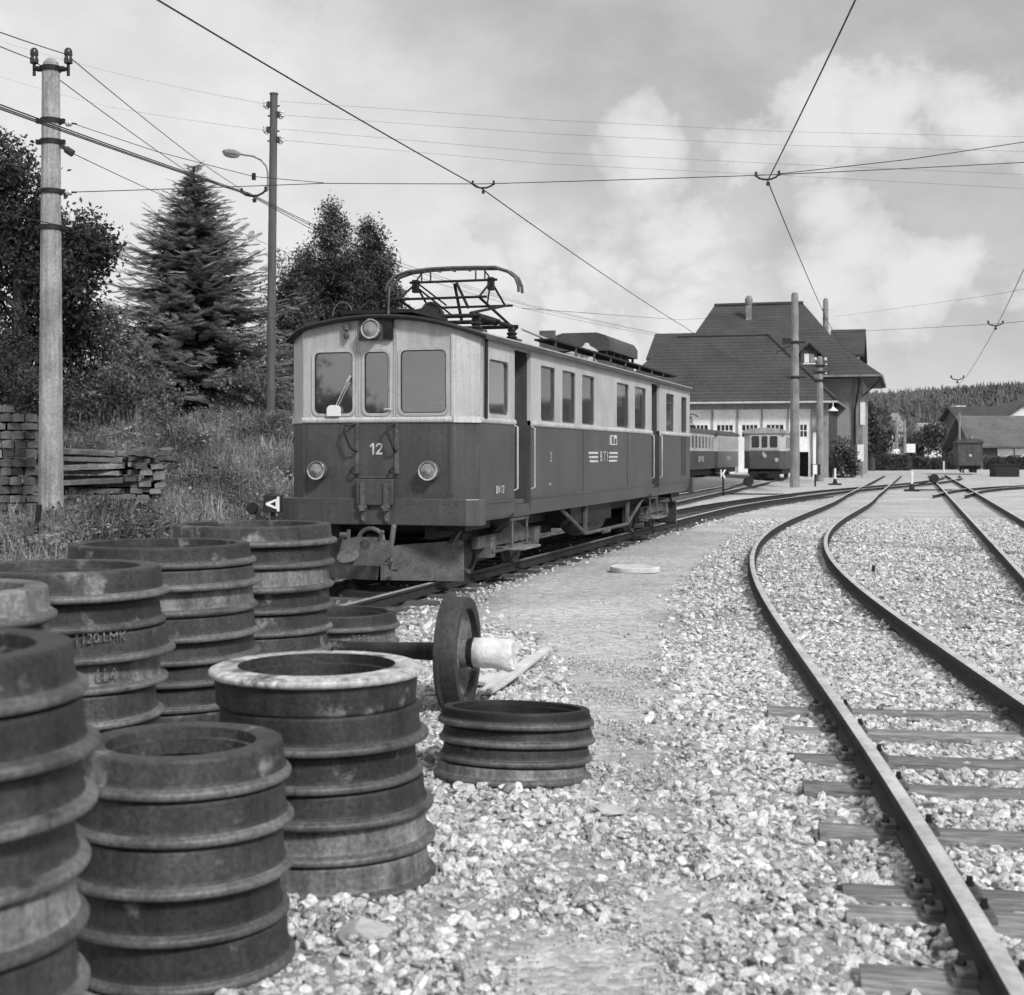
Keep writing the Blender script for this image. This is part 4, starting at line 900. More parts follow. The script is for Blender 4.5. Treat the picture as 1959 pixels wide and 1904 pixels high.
q = MB(); q.lathe([(0, 0), (.05, 0), (.05, .9), (0, .9)], 12, Matrix.Translation((.25, PS + .1, 3.36)) @ Matrix.Rotation(R(-90), 4, 'X')); q.box((.3, PS + .35, 3.32), (.16, .3, .1)); q.build('spring_box', m_iron, pant)
q = MB(); q.bb(.10, .34, 6.05, 6.11, 3.05, 3.40); q.build('roof_plate', m_iron2, car)
q = MB(); q.lathe([(.16, 0), (.17, .05), (.13, .07), (.13, .13), (.19, .15), (.20, .19), (.14, .24), (.06, .28), (.03, .33), (0, .33)], 20, Matrix.Translation((.28, 8.35, 3.05))); q.build('roof_insulator', m_cream, car)
q = MB(); q.lathe([(.12, 0), (.13, .1), (.0, .13)], 14, Matrix.Translation((.3, 7.3, 3.04))); q.build('ventilator', m_cream, car)
bx = MB(); cv = [(-.52, 3.30), (-.52, 3.46), (-.45, 3.56), (-.3, 3.61), (.3, 3.61), (.45, 3.56), (.52, 3.46), (.52, 3.30)]
bx.prism(cv, (0, 9.0, 0), (1, 0, 0), UZ, (0, 1, 0), 2.4); rbx = bx.build('resistor_cover', m_roof, car, smooth=45)
q = MB(); q.bb(-.46, .46, 9.05, 11.35, 3.04, 3.14)
for y in np.linspace(9.1, 11.3, 5): q.bb(.42, .46, y, y + .04, 3.14, 3.30); q.bb(-.46, -.42, y, y + .04, 3.14, 3.30)
for y in np.linspace(9.3, 11.1, 7): q.bb(-.40, .40, y, y + .1, 3.15, 3.28)
q.build('resistor_frame', m_iron2, rbx, smooth=0)
q = MB(); q.tube([(.5, 3.7, 3.22), (.55, 5.0, 3.16), (.52, 6.6, 3.18), (.40, 8.2, 3.22), (.3, 8.4, 3.25)], .016, 6); q.build('roof_cable', m_band, car)
# ------------------------------------------------------------------ stacks of worn wheel tyres
def tyre_mesh(name, ro, ri, w, fl, mat, seed, rim=None):
    rr = random.Random(seed); d = .5 * w
    p = [(ri + .012, 0), (ro - .010, 0), (ro - .004, .001), (ro + .001, .004)] + [(ro + fl - .0145 + .0145 * math.cos(R(a_)), .0205 + .0145 * math.sin(R(a_))) for a_ in (-88, -55, -20, 15, 50, 80)] + [(ro + fl * .42, .0375), (ro + .006, .0405), (ro + .0015, .045), (ro, .051), (ro - .0003, .056),
         (ro - .003, d + .01), (ro - .0055, w - .012), (ro - .006, w - .008), (ro - .011, w - .001), (ro - .016, w), (ri + .022, w), (ri + .014, w - .004), (ri + .012, w * .72), (ri, w * .68), (ri, w * .30), (ri + .012, w * .26)]
    q = MB().lathe(p, 72, closed=True, jit=rr.uniform(.0005, .002))
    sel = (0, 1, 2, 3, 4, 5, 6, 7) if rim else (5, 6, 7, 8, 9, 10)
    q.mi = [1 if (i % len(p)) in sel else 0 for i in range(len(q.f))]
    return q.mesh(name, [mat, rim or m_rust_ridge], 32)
ORD = ['topmost', 'second', 'third', 'fourth', 'fifth', 'sixth', 'seventh', 'eighth', 'ninth', 'tenth', 'eleventh']
def stack(X, Y, n, ro, ri, w, fl, where, mats=None, drift=(0, 0), tilt=(0, 0), flip=(), z0=None, wj=.012, sj=.02, seed=1, ri2=None):
    rr = random.Random(seed); base = float(gh(X, Y)) if z0 is None else z0
    base -= .01
    M_ = Matrix.Translation((X, Y, base)) @ Euler((tilt[0], tilt[1], 0)).to_matrix().to_4x4()
    zs = 0.0
    for k in range(n):                      # k = 0 lies on the ground
        i = n - 1 - k                       # place counted from the top
        m_ = (mats or {}).get(i, m_rust); rim_ = m_rust_lite if i in flip else None; r_ = ro * rr.uniform(.985, 1.012); wk = w + rr.uniform(-wj, wj)
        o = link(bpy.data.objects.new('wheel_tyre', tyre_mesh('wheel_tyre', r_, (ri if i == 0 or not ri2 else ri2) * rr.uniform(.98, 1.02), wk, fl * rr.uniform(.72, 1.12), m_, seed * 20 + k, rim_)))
        a = (rr.uniform(-sj, sj) + drift[0] * k / n, rr.uniform(-sj, sj) + drift[1] * k / n)
        if i in flip: lm = Matrix.Translation((a[0], a[1], zs + wk)) @ Matrix.Rotation(math.pi, 4, 'X')
        else: lm = Matrix.Translation((a[0], a[1], zs))
        o.matrix_world = M_ @ lm @ Matrix.Rotation(rr.uniform(0, 6.28), 4, 'Z')
        zs += wk + .0006
        head = 'topmost rusty wheel tyre of' if i == 0 else 'bottom rusty wheel tyre of' if k == 0 else 'rusty wheel tyre, %s from the top of' % ORD[i]
        tag(o, head + ' ' + where, 'wheel tyre', 'old wheel tyres stacked beside the track')
    return base + zs
LM, MM = m_rust_lite, m_rust_mid
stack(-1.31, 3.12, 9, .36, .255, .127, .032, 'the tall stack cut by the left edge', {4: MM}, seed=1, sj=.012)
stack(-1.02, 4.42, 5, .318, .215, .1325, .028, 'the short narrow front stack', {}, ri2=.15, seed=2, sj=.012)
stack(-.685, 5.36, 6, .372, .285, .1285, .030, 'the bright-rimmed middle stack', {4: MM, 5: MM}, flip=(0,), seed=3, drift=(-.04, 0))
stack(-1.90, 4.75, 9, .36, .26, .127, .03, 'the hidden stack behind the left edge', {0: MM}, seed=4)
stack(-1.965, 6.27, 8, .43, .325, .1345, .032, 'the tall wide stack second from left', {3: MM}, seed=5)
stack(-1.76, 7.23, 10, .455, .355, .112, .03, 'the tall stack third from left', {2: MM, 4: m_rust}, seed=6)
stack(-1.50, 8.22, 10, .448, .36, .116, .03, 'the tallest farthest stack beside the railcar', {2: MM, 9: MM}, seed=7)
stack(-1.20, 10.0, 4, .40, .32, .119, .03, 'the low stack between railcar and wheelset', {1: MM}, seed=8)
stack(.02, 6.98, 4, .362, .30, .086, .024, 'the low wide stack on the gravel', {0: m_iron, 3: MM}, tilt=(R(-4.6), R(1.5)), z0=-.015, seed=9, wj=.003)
for body, X, Y, z, ang, r, s, lab in (('1120.LMK', -1.965, 6.27, .79, -52, .437, .055, 'chalk letters on the tall wide stack, upper row'), ('LLA', -1.965, 6.27, .64, -48, .437, .06, 'chalk letters on the tall wide stack, lower row'),
        ('0201', -1.20, 10.0, .305, -62, .407, .075, 'white chalk figures on the low stack by the railcar'), ('01', -1.20, 10.0, .305, -105, .407, .075, 'faint chalk figures left on the low stack by the railcar'), ('LMV', -.685, 5.36, .40, -118, .379, .05, 'small chalk letters on the bright-rimmed middle stack')):
    a = R(ang); o = text('chalk_mark', body, s, m_chalk, None, (X + r * math.cos(a), Y + r * math.sin(a), z), (R(90), 0, a + R(90)), .0008); tag(o, lab, 'writing')

# ------------------------------------------------------------------ wheelset with wrapped journal
wc = at(878, 1247, 8.8); axa = math.atan2(-.21, .978)
ws = thing('wheelset', 'upright wheelset with a cloth-wrapped axle end, beside the middle tyre stack', 'wheelset', (wc.x, wc.y, 0), axa)
WR = .335; zc = WR + .0
def wheel_part(x, face):
    Mx = Matrix.Translation((x, 0, zc)) @ Matrix.Rotation(R(90 * face), 4, 'Y')
    ty = MB().lathe([(.270, .058), (.292, .064), (WR, .062), (WR + .003, .05), (WR + .006, -.036), (WR + .028, -.05), (WR + .028, -.066), (.272, -.068), (.268, 0)], 64, Mx, closed=True).build('tyre', m_rust, ws, smooth=32)
    MB().lathe([(.0, .06), (.09, .06), (.095, .02), (.12, .0), (.19, -.018), (.25, .0), (.2685, .02), (.2685, -.03), (.2, -.05), (.12, -.05), (0, -.06)], 64, Mx).build('wheel_disc', m_rust_mid, ws, smooth=40)
    for a in (0, 120, 240): MB().lathe([(0, .012), (.014, .012), (.018, 0)], 8, Mx @ Matrix.Translation((.205 * math.cos(R(a + 100)), .205 * math.sin(R(a + 100)), -.014))).build('jack_hole', m_black, ws)
wheel_part(0, 1); wheel_part(-1.07, -1)
MB().tube([(-1.2, 0, zc), (-1.0, 0, zc), (-.6, 0, zc), (0, 0, zc), (.10, 0, zc)], [.045, .055, .045, .06, .10], 20).build('axle', m_rust, ws)
rr = random.Random(5); q = MB(); vs = []; nn = 24; prof = [(.085, .070), (.10, .088), (.16, .094), (.22, .093), (.28, .090), (.33, .086), (.345, .07), (.335, .0)]
for (x, r_) in prof:
    for j in range(nn):
        a = 2 * math.pi * j / nn; e = r_ * (1 + rr.uniform(-.035, .035)) + (.018 * max(0, math.sin(a * 3 + x * 20)) if x > .3 else 0) + (.012 if x > .25 and math.sin(a) < -.6 else 0)
        vs.append((x + (rr.uniform(-.012, .015) if .2 < x < .35 else 0), e * math.cos(a), zc + e * math.sin(a)))
q.add(vs, [(i * nn + j, i * nn + (j + 1) % nn, (i + 1) * nn + (j + 1) % nn, (i + 1) * nn + j) for i in range(len(prof) - 1) for j in range(nn)]); q.build('cloth_wrapping', m_cloth, ws, smooth=60)
q = MB(); q.tube([(-1.2, 0, zc), (-1.42, 0, zc)], .085, 16); q.build('cloth_wrapping', m_cloth, ws)
# pale timber offcuts beside it
for a, b, wd, th, lab in (((925, 1336), (1045, 1264), .055, .03, 'long pale split stake lying beside the wheelset'), ((908, 1316), (990, 1300), .10, .03, 'pale wedge of wood under the wrapped axle end'), ((935, 1342), (1000, 1306), .03, .025, 'thin pale lath lying across the long stake')):
    p, r_ = gx(*a), gx(*b); q = MB(); dz = .03; d = (r_ - p); ln = d.length
    u = d.normalized(); n_ = Vector((-u.y, u.x, 0))
    q.prism([(0, -wd), (ln * .3, -wd * 1.1), (ln, -wd * .5), (ln, wd * .4), (ln * .5, wd * .9), (0, wd * .6)], (0, 0, 0), u, n_, Vector((0, 0, 1)), th)
    o = q.build('wooden_offcut', m_pale, None, (p.x, p.y, .02 + (.03 if 'lath' in lab else 0)), bevel=.004); o.rotation_euler = (0.03, 0, 0); tag(o, lab, 'wood')
# round cover lying on the path
p = gx(1215, 1093); q = MB(); q.lathe([(0, 0), (.325, 0), (.33, .01), (.33, .06), (.322, .07), (.30, .072), (.295, .066), (0, .068)], 48)
tag(q.build('round_cover', m_pale, None, (p.x, p.y, -.005)), 'round pale concrete cover lying on the trodden path', 'manhole cover')
# small stub in the gravel between the tracks
p = gx(2133 * .7836, 1392 * .7836 + 4); q = MB(); q.box((0, 0, .04), (.035, .035, .10)); tag(q.build('marker_peg', m_iron, None, (p.x, p.y, 0), bevel=.005), 'small dark peg standing in the gravel between two tracks', 'peg')
# point lantern by the railcar with its triangle sign, and its counterweight lever
sp_ = at(523, 964, 14.6); tri = thing('point_indicator', 'black square point indicator with a white triangle, left of the railcar', 'point indicator', (sp_.x, sp_.y, float(gh(sp_.x, sp_.y))))
hz_ = sp_.z - tri.location.z
MB().tube([(0, 0, -.1), (0, 0, hz_ - .08)], .025, 10).build('post', m_iron, tri); bxs = .088
MB().box((0, 0, hz_), (2 * bxs, .12, 2 * bxs)).build('lantern_box', m_black, tri, bevel=.006)
q = MB(); T_ = [(-.062, .012), (-.062, -.012), (.066, -.062), (.066, .062)]; q.panel(T_, [[(-.022, .0), (.036, -.028), (.036, .028)][::1]], (0, -.064, hz_), (1, 0, 0), UZ, (0, 1, 0), .004); q.bb(.05, .074, -.0665, -.062, hz_ - .075, hz_ + .075); q.build('triangle_mark', m_white, tri, smooth=0)
p = at(483, 972, 15.4); q = MB(); q.lathe([(0, -.04), (.055, -.04), (.065, -.02), (.065, .02), (.055, .04), (0, .04)], 20, Matrix.Translation((0, 0, p.z)) @ Matrix.Rotation(R(90), 4, 'X')); q.bar((0, 0, p.z), (.25, .1, p.z - .35), .03, .05); q.bar((.25, .1, p.z - .38), (.25, .1, -.1), .12, .12)
tag(q.build('counterweight_lever', m_iron, None, (p.x, p.y, 0)), 'dark counterweight lever behind the triangle indicator', 'point lever')
# point levers and indicators in the yard
def point_lever(px, py, style, wdir, label):
    p = gx(px, py); t_ = thing('point_lever', label, 'point lever', (p.x, p.y, 0), group='hand point levers across the yard'); h = 1.0
    if style == 'k':
        MB().tube([(0, 0, 0), (0, 0, .62)], .035, 8).build('post', m_iron, t_)
        MB().box((0, 0, .80), (.22, .12, .34)).build('lantern_box', m_black, t_)
        q = MB(); q.bb(-.105, -.065, -.066, -.061, .64, .96); q.prism([(-.06, .80), (.035, .96), (.10, .96), (.01, .80), (.10, .64), (.035, .64)], (0, -.066, 0), (1, 0, 0), UZ, (0, 1, 0), .005); q.build('arrow_mark', m_white, t_, smooth=0)
    elif style == 'lantern':
        MB().tube([(0, 0, 0), (0, 0, .55)], .04, 8).build('post', m_iron, t_); MB().bb(-.16, .22, -.15, .15, .55, 1.05).build('lantern_box', m_black, t_); MB().bb(-.14, .06, -.156, -.151, .58, 1.02).build('white_face', m_white, t_)
    else:
        MB().tube([(0, 0, .28), (0, 0, .82)], .055, 8).build('white_post', m_white, t_); q = MB(); q.tube([(0, 0, 0), (0, 0, .30)], [.14, .07], 10); q.bb(-.3, .3, -.12, .12, 0, .08); q.build('stand', m_iron, t_)
    if wdir:
        q = MB(); ex = .95 * wdir; q.bar((0, 0, .18), (ex, .1, .48), .06, .06); q.build('lever_arm', m_iron, t_)
        MB().lathe([(0, -.09), (.17, -.09), (.19, -.05), (.19, .05), (.17, .09), (0, .09)], 18, Matrix.Translation((ex, .1, .52)) @ Matrix.Rotation(R(90), 4, 'X')).build('counterweight', m_iron, t_)
        q = MB(); q.bar((-.3, 0, .06), (2.4, -.6, .06), .06, .05); q.build('pull_rod', m_iron, t_)
    return t_
point_lever(1384, 948, 'k', 1, 'point lever with arrow lantern and round weight, right of the large railcar')
point_lever(1560, 931, 'lantern', 0, 'black and white point lantern left of the crossing rails')
point_lever(1598, 928, 'post', 0, 'white-topped point stand at the rail crossing')
point_lever(1613, 914, 'post', 0, 'small white-topped point stand near the depot corner')
point_lever(1745, 940, 'post', 1, 'white-topped point lever with counterweight beside the straight right-hand track')
# ------------------------------------------------------------------ piles of old sleepers on the bank
def pile_mesh(i, L_, w_, h_, arch):
    rr = random.Random(i); n = 8; sec = [(-w_ / 2, 0), (w_ / 2, 0), (w_ / 2, h_ * .78)] + [(w_ / 2 * math.cos(R(a)), h_ * .78 + arch * math.sin(R(a))) for a in (30, 60, 90, 120, 150)] + [(-w_ / 2, h_ * .78)]
    vs = []; k = len(sec)
    for j in range(n + 1):
        y = L_ * j / n
        for u, v in sec: vs.append((u + rr.uniform(-.006, .006), y + (rr.uniform(-.02, .02) if j in (0, n) else 0), v + rr.uniform(-.005, .005)))
    fs = [(j * k + a, j * k + (a + 1) % k, (j + 1) * k + (a + 1) % k, (j + 1) * k + a) for j in range(n) for a in range(k)] + [tuple(range(k))[::-1], tuple(n * k + a for a in range(k))]
    return MB().add(vs, fs).mesh('old_sleeper', m_pilewood, 45)
PM = [pile_mesh(i, 1.8, .155, .118, .022) for i in range(6)]; PM2 = [pile_mesh(i + 20, 1.7, .20, .11, .012) for i in range(4)]
rr = random.Random(3); X0, YP = at(72, 900, 20.2).x, 20.2; zb = float(gh(X0 - .3, YP)) - .12; row = 0; z = zb
ROWS = 16; NTH = ['first', 'second', 'third', 'fourth', 'fifth', 'sixth', 'seventh', 'eighth', 'ninth', 'tenth', 'eleventh', 'twelfth', 'thirteenth', 'fourteenth', 'fifteenth', 'sixteenth']
for row in range(ROWS):
    wide = row in (3, 4, 5, 13); pitch = .215 if wide else .163; off = rr.uniform(-.06, .04) + (-.03 if row > 12 else 0); fromtop = ROWS - row
    for c in range(4 if wide else 6):
        if row == ROWS - 1 and c < 2: continue
        o = link(bpy.data.objects.new('old_sleeper', rr.choice(PM2 if wide else PM)))
        o.location = (X0 - .09 - c * pitch + off, YP + rr.uniform(-.06, .03), z + rr.uniform(-.004, .004)); o.rotation_euler = (0, rr.uniform(-.02, .02), rr.uniform(-.04, .04) + .32)
        tag(o, 'old sleeper, %s from the top and %s from the right in the tall left pile' % (NTH[ROWS - 1 - row], NTH[c]), 'sleeper', 'sleepers of the tall pile')
    z += .128 if not wide else .116
# tumbled low pile
p0 = at(215, 960, 21.6)
zb = float(gh(p0.x, p0.y)) - .05; cnt = 0
SLAB = [pile_mesh(i + 40, 1.15, .17, .078, .012) for i in range(5)]
zb += .02
for layer in range(12):
    z = zb + layer * .092
    for c in range(6):
        o = link(bpy.data.objects.new('old_sleeper', rr.choice(SLAB)))
        if c < 3: o.rotation_euler = (rr.uniform(-.05, .05), rr.uniform(-.07, .07), R(90) + rr.uniform(-.16, .16)); o.location = (p0.x + .38 + rr.uniform(-.22, .18), p0.y - .42 + c * .24, z + rr.uniform(-.015, .02))
        else: o.rotation_euler = (rr.uniform(-.05, .05), rr.uniform(-.10, .10), rr.uniform(-.1, .45)); o.location = (p0.x + .48 + (c - 3) * .19 + rr.uniform(-.05, .05), p0.y - .62 + rr.uniform(-.12, .1), z + rr.uniform(-.02, .025))
        tag(o, 'tumbled sleeper, %s layer from the ground, %s place, low untidy pile' % (NTH[layer], NTH[c]), 'sleeper', 'sleepers of the low untidy pile')
p = at(64, 1055, 16.5); q = MB(); q.bar((-.03, 0, -.2), (.07, 0, .72), .05, .05); tag(q.build('leaning_stake', m_iron, None, (p.x, p.y, float(gh(p.x, p.y)))), 'dark leaning stake in front of the tall sleeper pile', 'stake')
p = at(20, 1070, 16.6); q = MB(); q.box((0, 0, .15), (1.3, .35, .42)); tag(q.build('stone_block', m_conc_d, None, (p.x - .1, p.y, float(gh(p.x, p.y))), bevel=.02), 'low stone block under weeds before the tall sleeper pile', 'stone block')
# ------------------------------------------------------------------ poles
P1Y = 19.0; pb_ = at(98, 985, P1Y); g0 = float(gh(pb_.x, pb_.y)); ztop = at(93, 112, P1Y).z
pole1 = thing('catenary_pole', 'pale tapered concrete pole with iron bands, behind the left tyre stacks', 'pole', (pb_.x, pb_.y, g0))
H1 = ztop - g0; q = MB(); q.tube([(0, 0, -.3), (0, 0, H1 * .5), (0, 0, H1 - .16), (0, 0, H1 - .06), (0, 0, H1)], [.172, .143, .117, .10, .045], 12); q.build('shaft', m_conc, pole1, smooth=20)
def pz(y): return at(93, y, P1Y).z - g0
for y, ex in ((132, .30), (232, .20), (272, .14), (367, .22), (436, .02)):
    z = pz(y); rr_ = .117 + (.172 - .117) * (1 - z / H1) + .004
    q = MB(); q.lathe([(rr_, -.03), (rr_ + .014, -.03), (rr_ + .014, .03), (rr_, .03)], 16, Matrix.Translation((0, 0, z))); q.box((-rr_ - .03, 0, z), (.07, .06, .06)); q.box((rr_ + .02, 0, z), (.07, .06, .06)); q.build('iron_band', m_iron, pole1)
q = MB(); z = pz(133); q.tube([(-.22, -.02, z), (.23, -.02, z)], .028, 8)
for x in (-.215, .235): q.tube([(x, -.02, z - .09), (x, -.02, z + .1)], .022, 8)
q.build('crossarm', m_iron, pole1)
for x in (-.215, .235):
    MB().lathe([(.03, 0), (.055, .0), (.058, .05), (.045, .09), (.055, .11), (.052, .17), (.03, .2), (0, .2)], 14, Matrix.Translation((x, -.02, z + .075))).build('insulator', m_porcd, pole1)
for y, drop in ((233, .02), (368, 0)):
    z = pz(y); q = MB(); q.lathe([(0, -.045), (.035, -.04), (.046, -.015), (.036, 0), (.046, .015), (.035, .04), (0, .045)], 14, Matrix.Translation((.235, 0, z - drop)) @ Matrix.Rotation(R(90), 4, 'Y')); q.build('insulator', m_porc, pole1)
    q = MB(); q.tube([(.10, 0, z), (.20, 0, z - drop * .5)], .018, 8); q.tube([(.27, 0, z - drop), (.34, 0, z - drop * 1.6)], .012, 6); q.build('tension_eye', m_iron, pole1)
z = pz(290); q = MB(); q.bar((.08, 0, z + .11), (.25, 0, z), .05, .06); q.tube([(.2, 0, z + .03), (.29, 0, z - .03)], .05, 10); q.build('strain_insulator', m_porcd, pole1)
q = MB(); z = pz(415); q.lathe([(.03, 0), (.045, 0), (.045, .07), (.03, .09), (.03, .12), (0, .13)], 12, Matrix.Translation((.26, .05, z - .05))); q.tube([(.1, 0, z - .12), (.26, .05, z - .12), (.26, .05, z - .05)], .012, 6); q.build('insulator', m_porc, pole1)
P2Y = 36.0; pb2 = at(517, 838, P2Y); pt2 = at(524.5, 180, P2Y); g2 = pb2.z
pole2 = thing('lamp_pole', 'dark wooden telephone pole carrying a street lamp, left of the railcar', 'pole', (pb2.x, pb2.y, g2))
dx = pt2.x - pb2.x; H2 = pt2.z - g2
def px2(y): z = at(520, y, P2Y).z - g2; return dx * z / H2, z
q = MB(); q.tube([(0, 0, -.4), (dx * .5, 0, H2 * .5), (dx * .985, 0, H2 - .06), (dx, 0, H2)], [.112, .105, .095, .095], 12); q.tube([(dx, 0, H2 - .02), (dx, 0, H2 + .02)], .108, 12); q.build('shaft', m_poleWood, pole2)
MB().box((.04, -.02, .15), (.12, .16, 1.1)).build('foot_bracket', m_conc, pole2)
for (y, sd) in ((203, -1), (222, 1), (251, -1), (270, 1)):
    x, z = px2(y); q = MB(); q.tube([(x + sd * .08, 0, z), (x + sd * .16, 0, z - .08), (x + sd * .22, 0, z - .05), (x + sd * .22, 0, z)], .012, 6); q.tube([(x - .15, 0, z), (x + .15, 0, z)], .02, 6); q.build('insulator_hook', m_iron, pole2)
    MB().lathe([(.03, 0), (.055, 0), (.055, .06), (.035, .08), (.05, .10), (.04, .15), (0, .16)], 12, Matrix.Translation((x + sd * .22, 0, z - .02))).build('insulator', m_porc, pole2)
    MB().box((x + sd * .1, -.02, z + .03), (.12, .1, .14)).build('insulator_block', m_porcd, pole2)
x0, z0 = px2(365); x1, z1 = px2(330); q = MB(); pts = [(x0 - .12, -.03, z0), (x1 - .13, -.03, z1)] + [(x1 - .13 - .55 * (1 - math.cos(R(a))), -.05, z1 + .42 * math.sin(R(a))) for a in (20, 45, 70, 90)] + [(x1 - .95, -.06, z1 + .47)]
q.tube(pts, .022, 8); lamp_arm = q.build('lamp_arm', m_conc_d, pole2)
hx, hz2 = x1 - 1.03, z1 + .475
lm = MB(); M_ = Matrix.Translation((hx, -.06, hz2)) @ Matrix.Rotation(R(8), 4, 'Y') @ Matrix.Diagonal((1.5, .8, 1, 1)); lm.lathe([(.155, -.03), (.155, .02), (.12, .06), (.06, .085), (0, .09)], 20, M_); lm.build('lamp_head', m_conc_d, pole2)
MB().lathe([(.148, -.03), (.13, -.08), (.08, -.115), (0, -.13)], 20, M_).build('lamp_bowl', m_lens, pole2)
def conc_pole(px, py_base, py_top, wpx, label, Y=None, arms=(), mat=None, name='catenary_pole', lean=0):
    p = gx(px, py_base) if Y is None else at(px, py_base, Y); Y = p.y; zt = at(px, py_top, Y).z - p.z; r_ = wpx / 2 * Y / FPX
    t_ = thing(name, label, 'pole', p); q = MB(); q.tube([(0, 0, -.3), (lean * .5, 0, zt * .5), (lean, 0, zt - .12), (lean, 0, zt)], [r_ * 1.12, r_, r_ * .8, r_ * .55], 12); q.build('shaft', mat or m_conc_d, t_, smooth=25)
    for y in arms:
        z = at(px, y, Y).z - p.z; q = MB(); q.tube([(-r_ * 2, -r_, z), (r_ * 2.2, -r_, z)], .05, 6); q.lathe([(r_ * .98, -.06), (r_ * 1.1, -.06), (r_ * 1.1, .06), (r_ * .98, .06)], 12, Matrix.Translation((0, 0, z))); q.build('iron_band', m_iron, t_)
    return t_
poleA = conc_pole(1521, 932, 560, 17, 'tall concrete pole standing before the white depot doors', arms=(655, 722))
q = MB(); q.tube([(-.25, -.25, 6.55), (-.9, -.3, 6.2)], .03, 6); q.box((-.42, -.25, 6.75), (.4, .2, .25)); q.build('wire_bracket', m_iron, poleA)
poleB = conc_pole(1569, 921, 682, 14, 'shorter concrete pole with white insulators at the depot corner', arms=(700, 712, 728))
for z_, x_ in ((6.75, -.28), (6.75, .28), (6.4, .32), (6.0, .3)): MB().lathe([(.05, 0), (.08, .0), (.08, .12), (.03, .18), (0, .18)], 10, Matrix.Translation((x_, -.15, z_))).build('insulator', m_porc, poleB)
conc_pole(1716, 898, 797, 6, 'left one of two slim pale poles behind the trimmed hedge', Y=146)
conc_pole(1731, 898, 803, 6, 'right one of two slim pale poles behind the trimmed hedge', Y=148)
conc_pole(1836, 893, 790, 5, 'slim pale pole beside the dark goods wagon', Y=112)
conc_pole(1662, 893, 742, 4, 'thin dark pole between depot corner and bushes', Y=135, mat=m_poleWood)
rp = conc_pole(2200, 1110, 60, 45, 'concrete pole outside the picture on the right holding the span wires', Y=20.5)

# ------------------------------------------------------------------ overhead wires
def wire(label, pts, r=.007, sag=0.0, name='overhead_wire', mat=None, n=10):
    out = []
    for i in range(len(pts) - 1):
        a, b = Vector(pts[i]), Vector(pts[i + 1]); L_ = (b - a).length
        for k in range(n):
            t_ = k / n; p = a.lerp(b, t_); p.z -= sag * 4 * t_ * (1 - t_) * (L_ / 20.0) ** 1; out.append(p)
    out.append(Vector(pts[-1]))
    q = MB().tube(out, r, 5); o = q.build(name, mat or m_wire, None); return tag(o, label, 'wire')
A = at
def back(p, q_, k): return p - (q_ - p) * k
a, b = A(302, 0, 11.9), A(925, 363, 20.4)
wire('thick contact wire running from the upper left corner to above the railcar', [back(a, b, 1.1), a, b, A(1312, 627, 43), A(1470, 728, 72)], .0085, .05)
a, b = A(1638, -2, 11.9), A(1469, 346, 19.7)
wire('contact wire above the curved track, from the top edge down to the depot', [back(a, b, 1.1), a, b, A(1584, 615, 40), A(1655, 735, 66)], .0085, .05)
wire('contact wire above the straight right-hand track at the right edge', [A(2060, 320, 19), A(1957, 520, 29), A(1908, 622, 42), A(1848, 722, 70), A(1760, 800, 118)], .009, .04)
wire('span wire crossing the whole picture above the railcar', [A(132, 368, P1Y), A(620, 351, 19.8), A(925, 352, 20.4), A(1469, 335, 19.75), A(1959, 311, 20.2), A(2185, 300, 20.5)], .006, .02)
wire('upper span wire dropping from the concrete pole to the span', [A(124, 231, P1Y), A(300, 290, 19.3), A(486, 338, 19.6), A(620, 350, 19.78)], .005, .03)
wire('upper right span wire rising to the right edge', [A(1490, 333, 19.77), A(1740, 305, 20.0), A(1959, 272, 20.2), A(2185, 240, 20.5)], .006, .01)
wire('feeder wire on the right insulator of the concrete pole', [A(-60, 40, 15), A(127, 104, P1Y), A(378, 306, 28), A(478, 372, 34)], .007, .05)
wire('feeder wire on the left insulator of the concrete pole', [A(-60, 62, 15), A(61, 113, P1Y), A(355, 326, 28), A(478, 374, 34)], .007, .05)
for i, (dy, dy2, lab) in enumerate(((0, 0, 'upper'), (5, 6, 'middle'), (9, 18, 'lower'))):
    wire(lab + ' one of three close cables sloping past the pole towards the railcar roof', [A(-60, 178 + dy, 13), A(478, 370 + dy * .4, 26), A(735, 492 + dy2, 45), A(1010, 583 + dy2 * .5, 70), A(1270, 640 + dy2 * .3, 88)], .008, .03)
wire('thin guy wire from the second band of the pole down past the spruce', [A(134, 291, P1Y), A(307, 372, 24), A(492, 459, 34), A(700, 545, 55)], .006, .02)
wire('pale lower wire from the left edge past the pole to the railcar roof', [A(-60, 392, 14), A(130, 434, P1Y), A(274, 507, 24), A(577, 631, 36), A(700, 690, 48)], .006, .03)
for i, (ya, yb, ym, lab) in enumerate(((194, 262, 238, 'topmost'), (220, 290, 264, 'second'), (247, 334, 300, 'third'), (268, 361, 322, 'lowest'))):
    wire(lab + ' telephone line from the wooden pole to the right edge', [A(537, ya, P2Y), A(1050, ym - 8, 37), A(1500, ym + 14, 38), A(1959, yb, 40), A(2300, yb - 6, 41)], .0032, .0)
for i, (ya, yb, lab) in enumerate(((60, 200, 'upper'), (128, 250, 'lower'))):
    wire(lab + ' telephone line reaching the wooden pole from the left', [A(-60, ya, 60), A(200, ya + 75, 48), A(512, yb, P2Y)], .0032, .05)
wire('far span wire from the depot pole to the right edge', [A(1528, 640, 66), A(1700, 631, 62), A(1908, 620, 42), A(1990, 612, 40)], .007, 0)
wire('far upper wire rising right from the depot roof', [A(1600, 606, 95), A(1890, 566, 60), A(1990, 548, 50)], .006, 0)
wire('thin wire above the railcar roof towards the depot', [A(1000, 590, 30), A(1300, 612, 60), A(1520, 600, 66)], .006, 0)
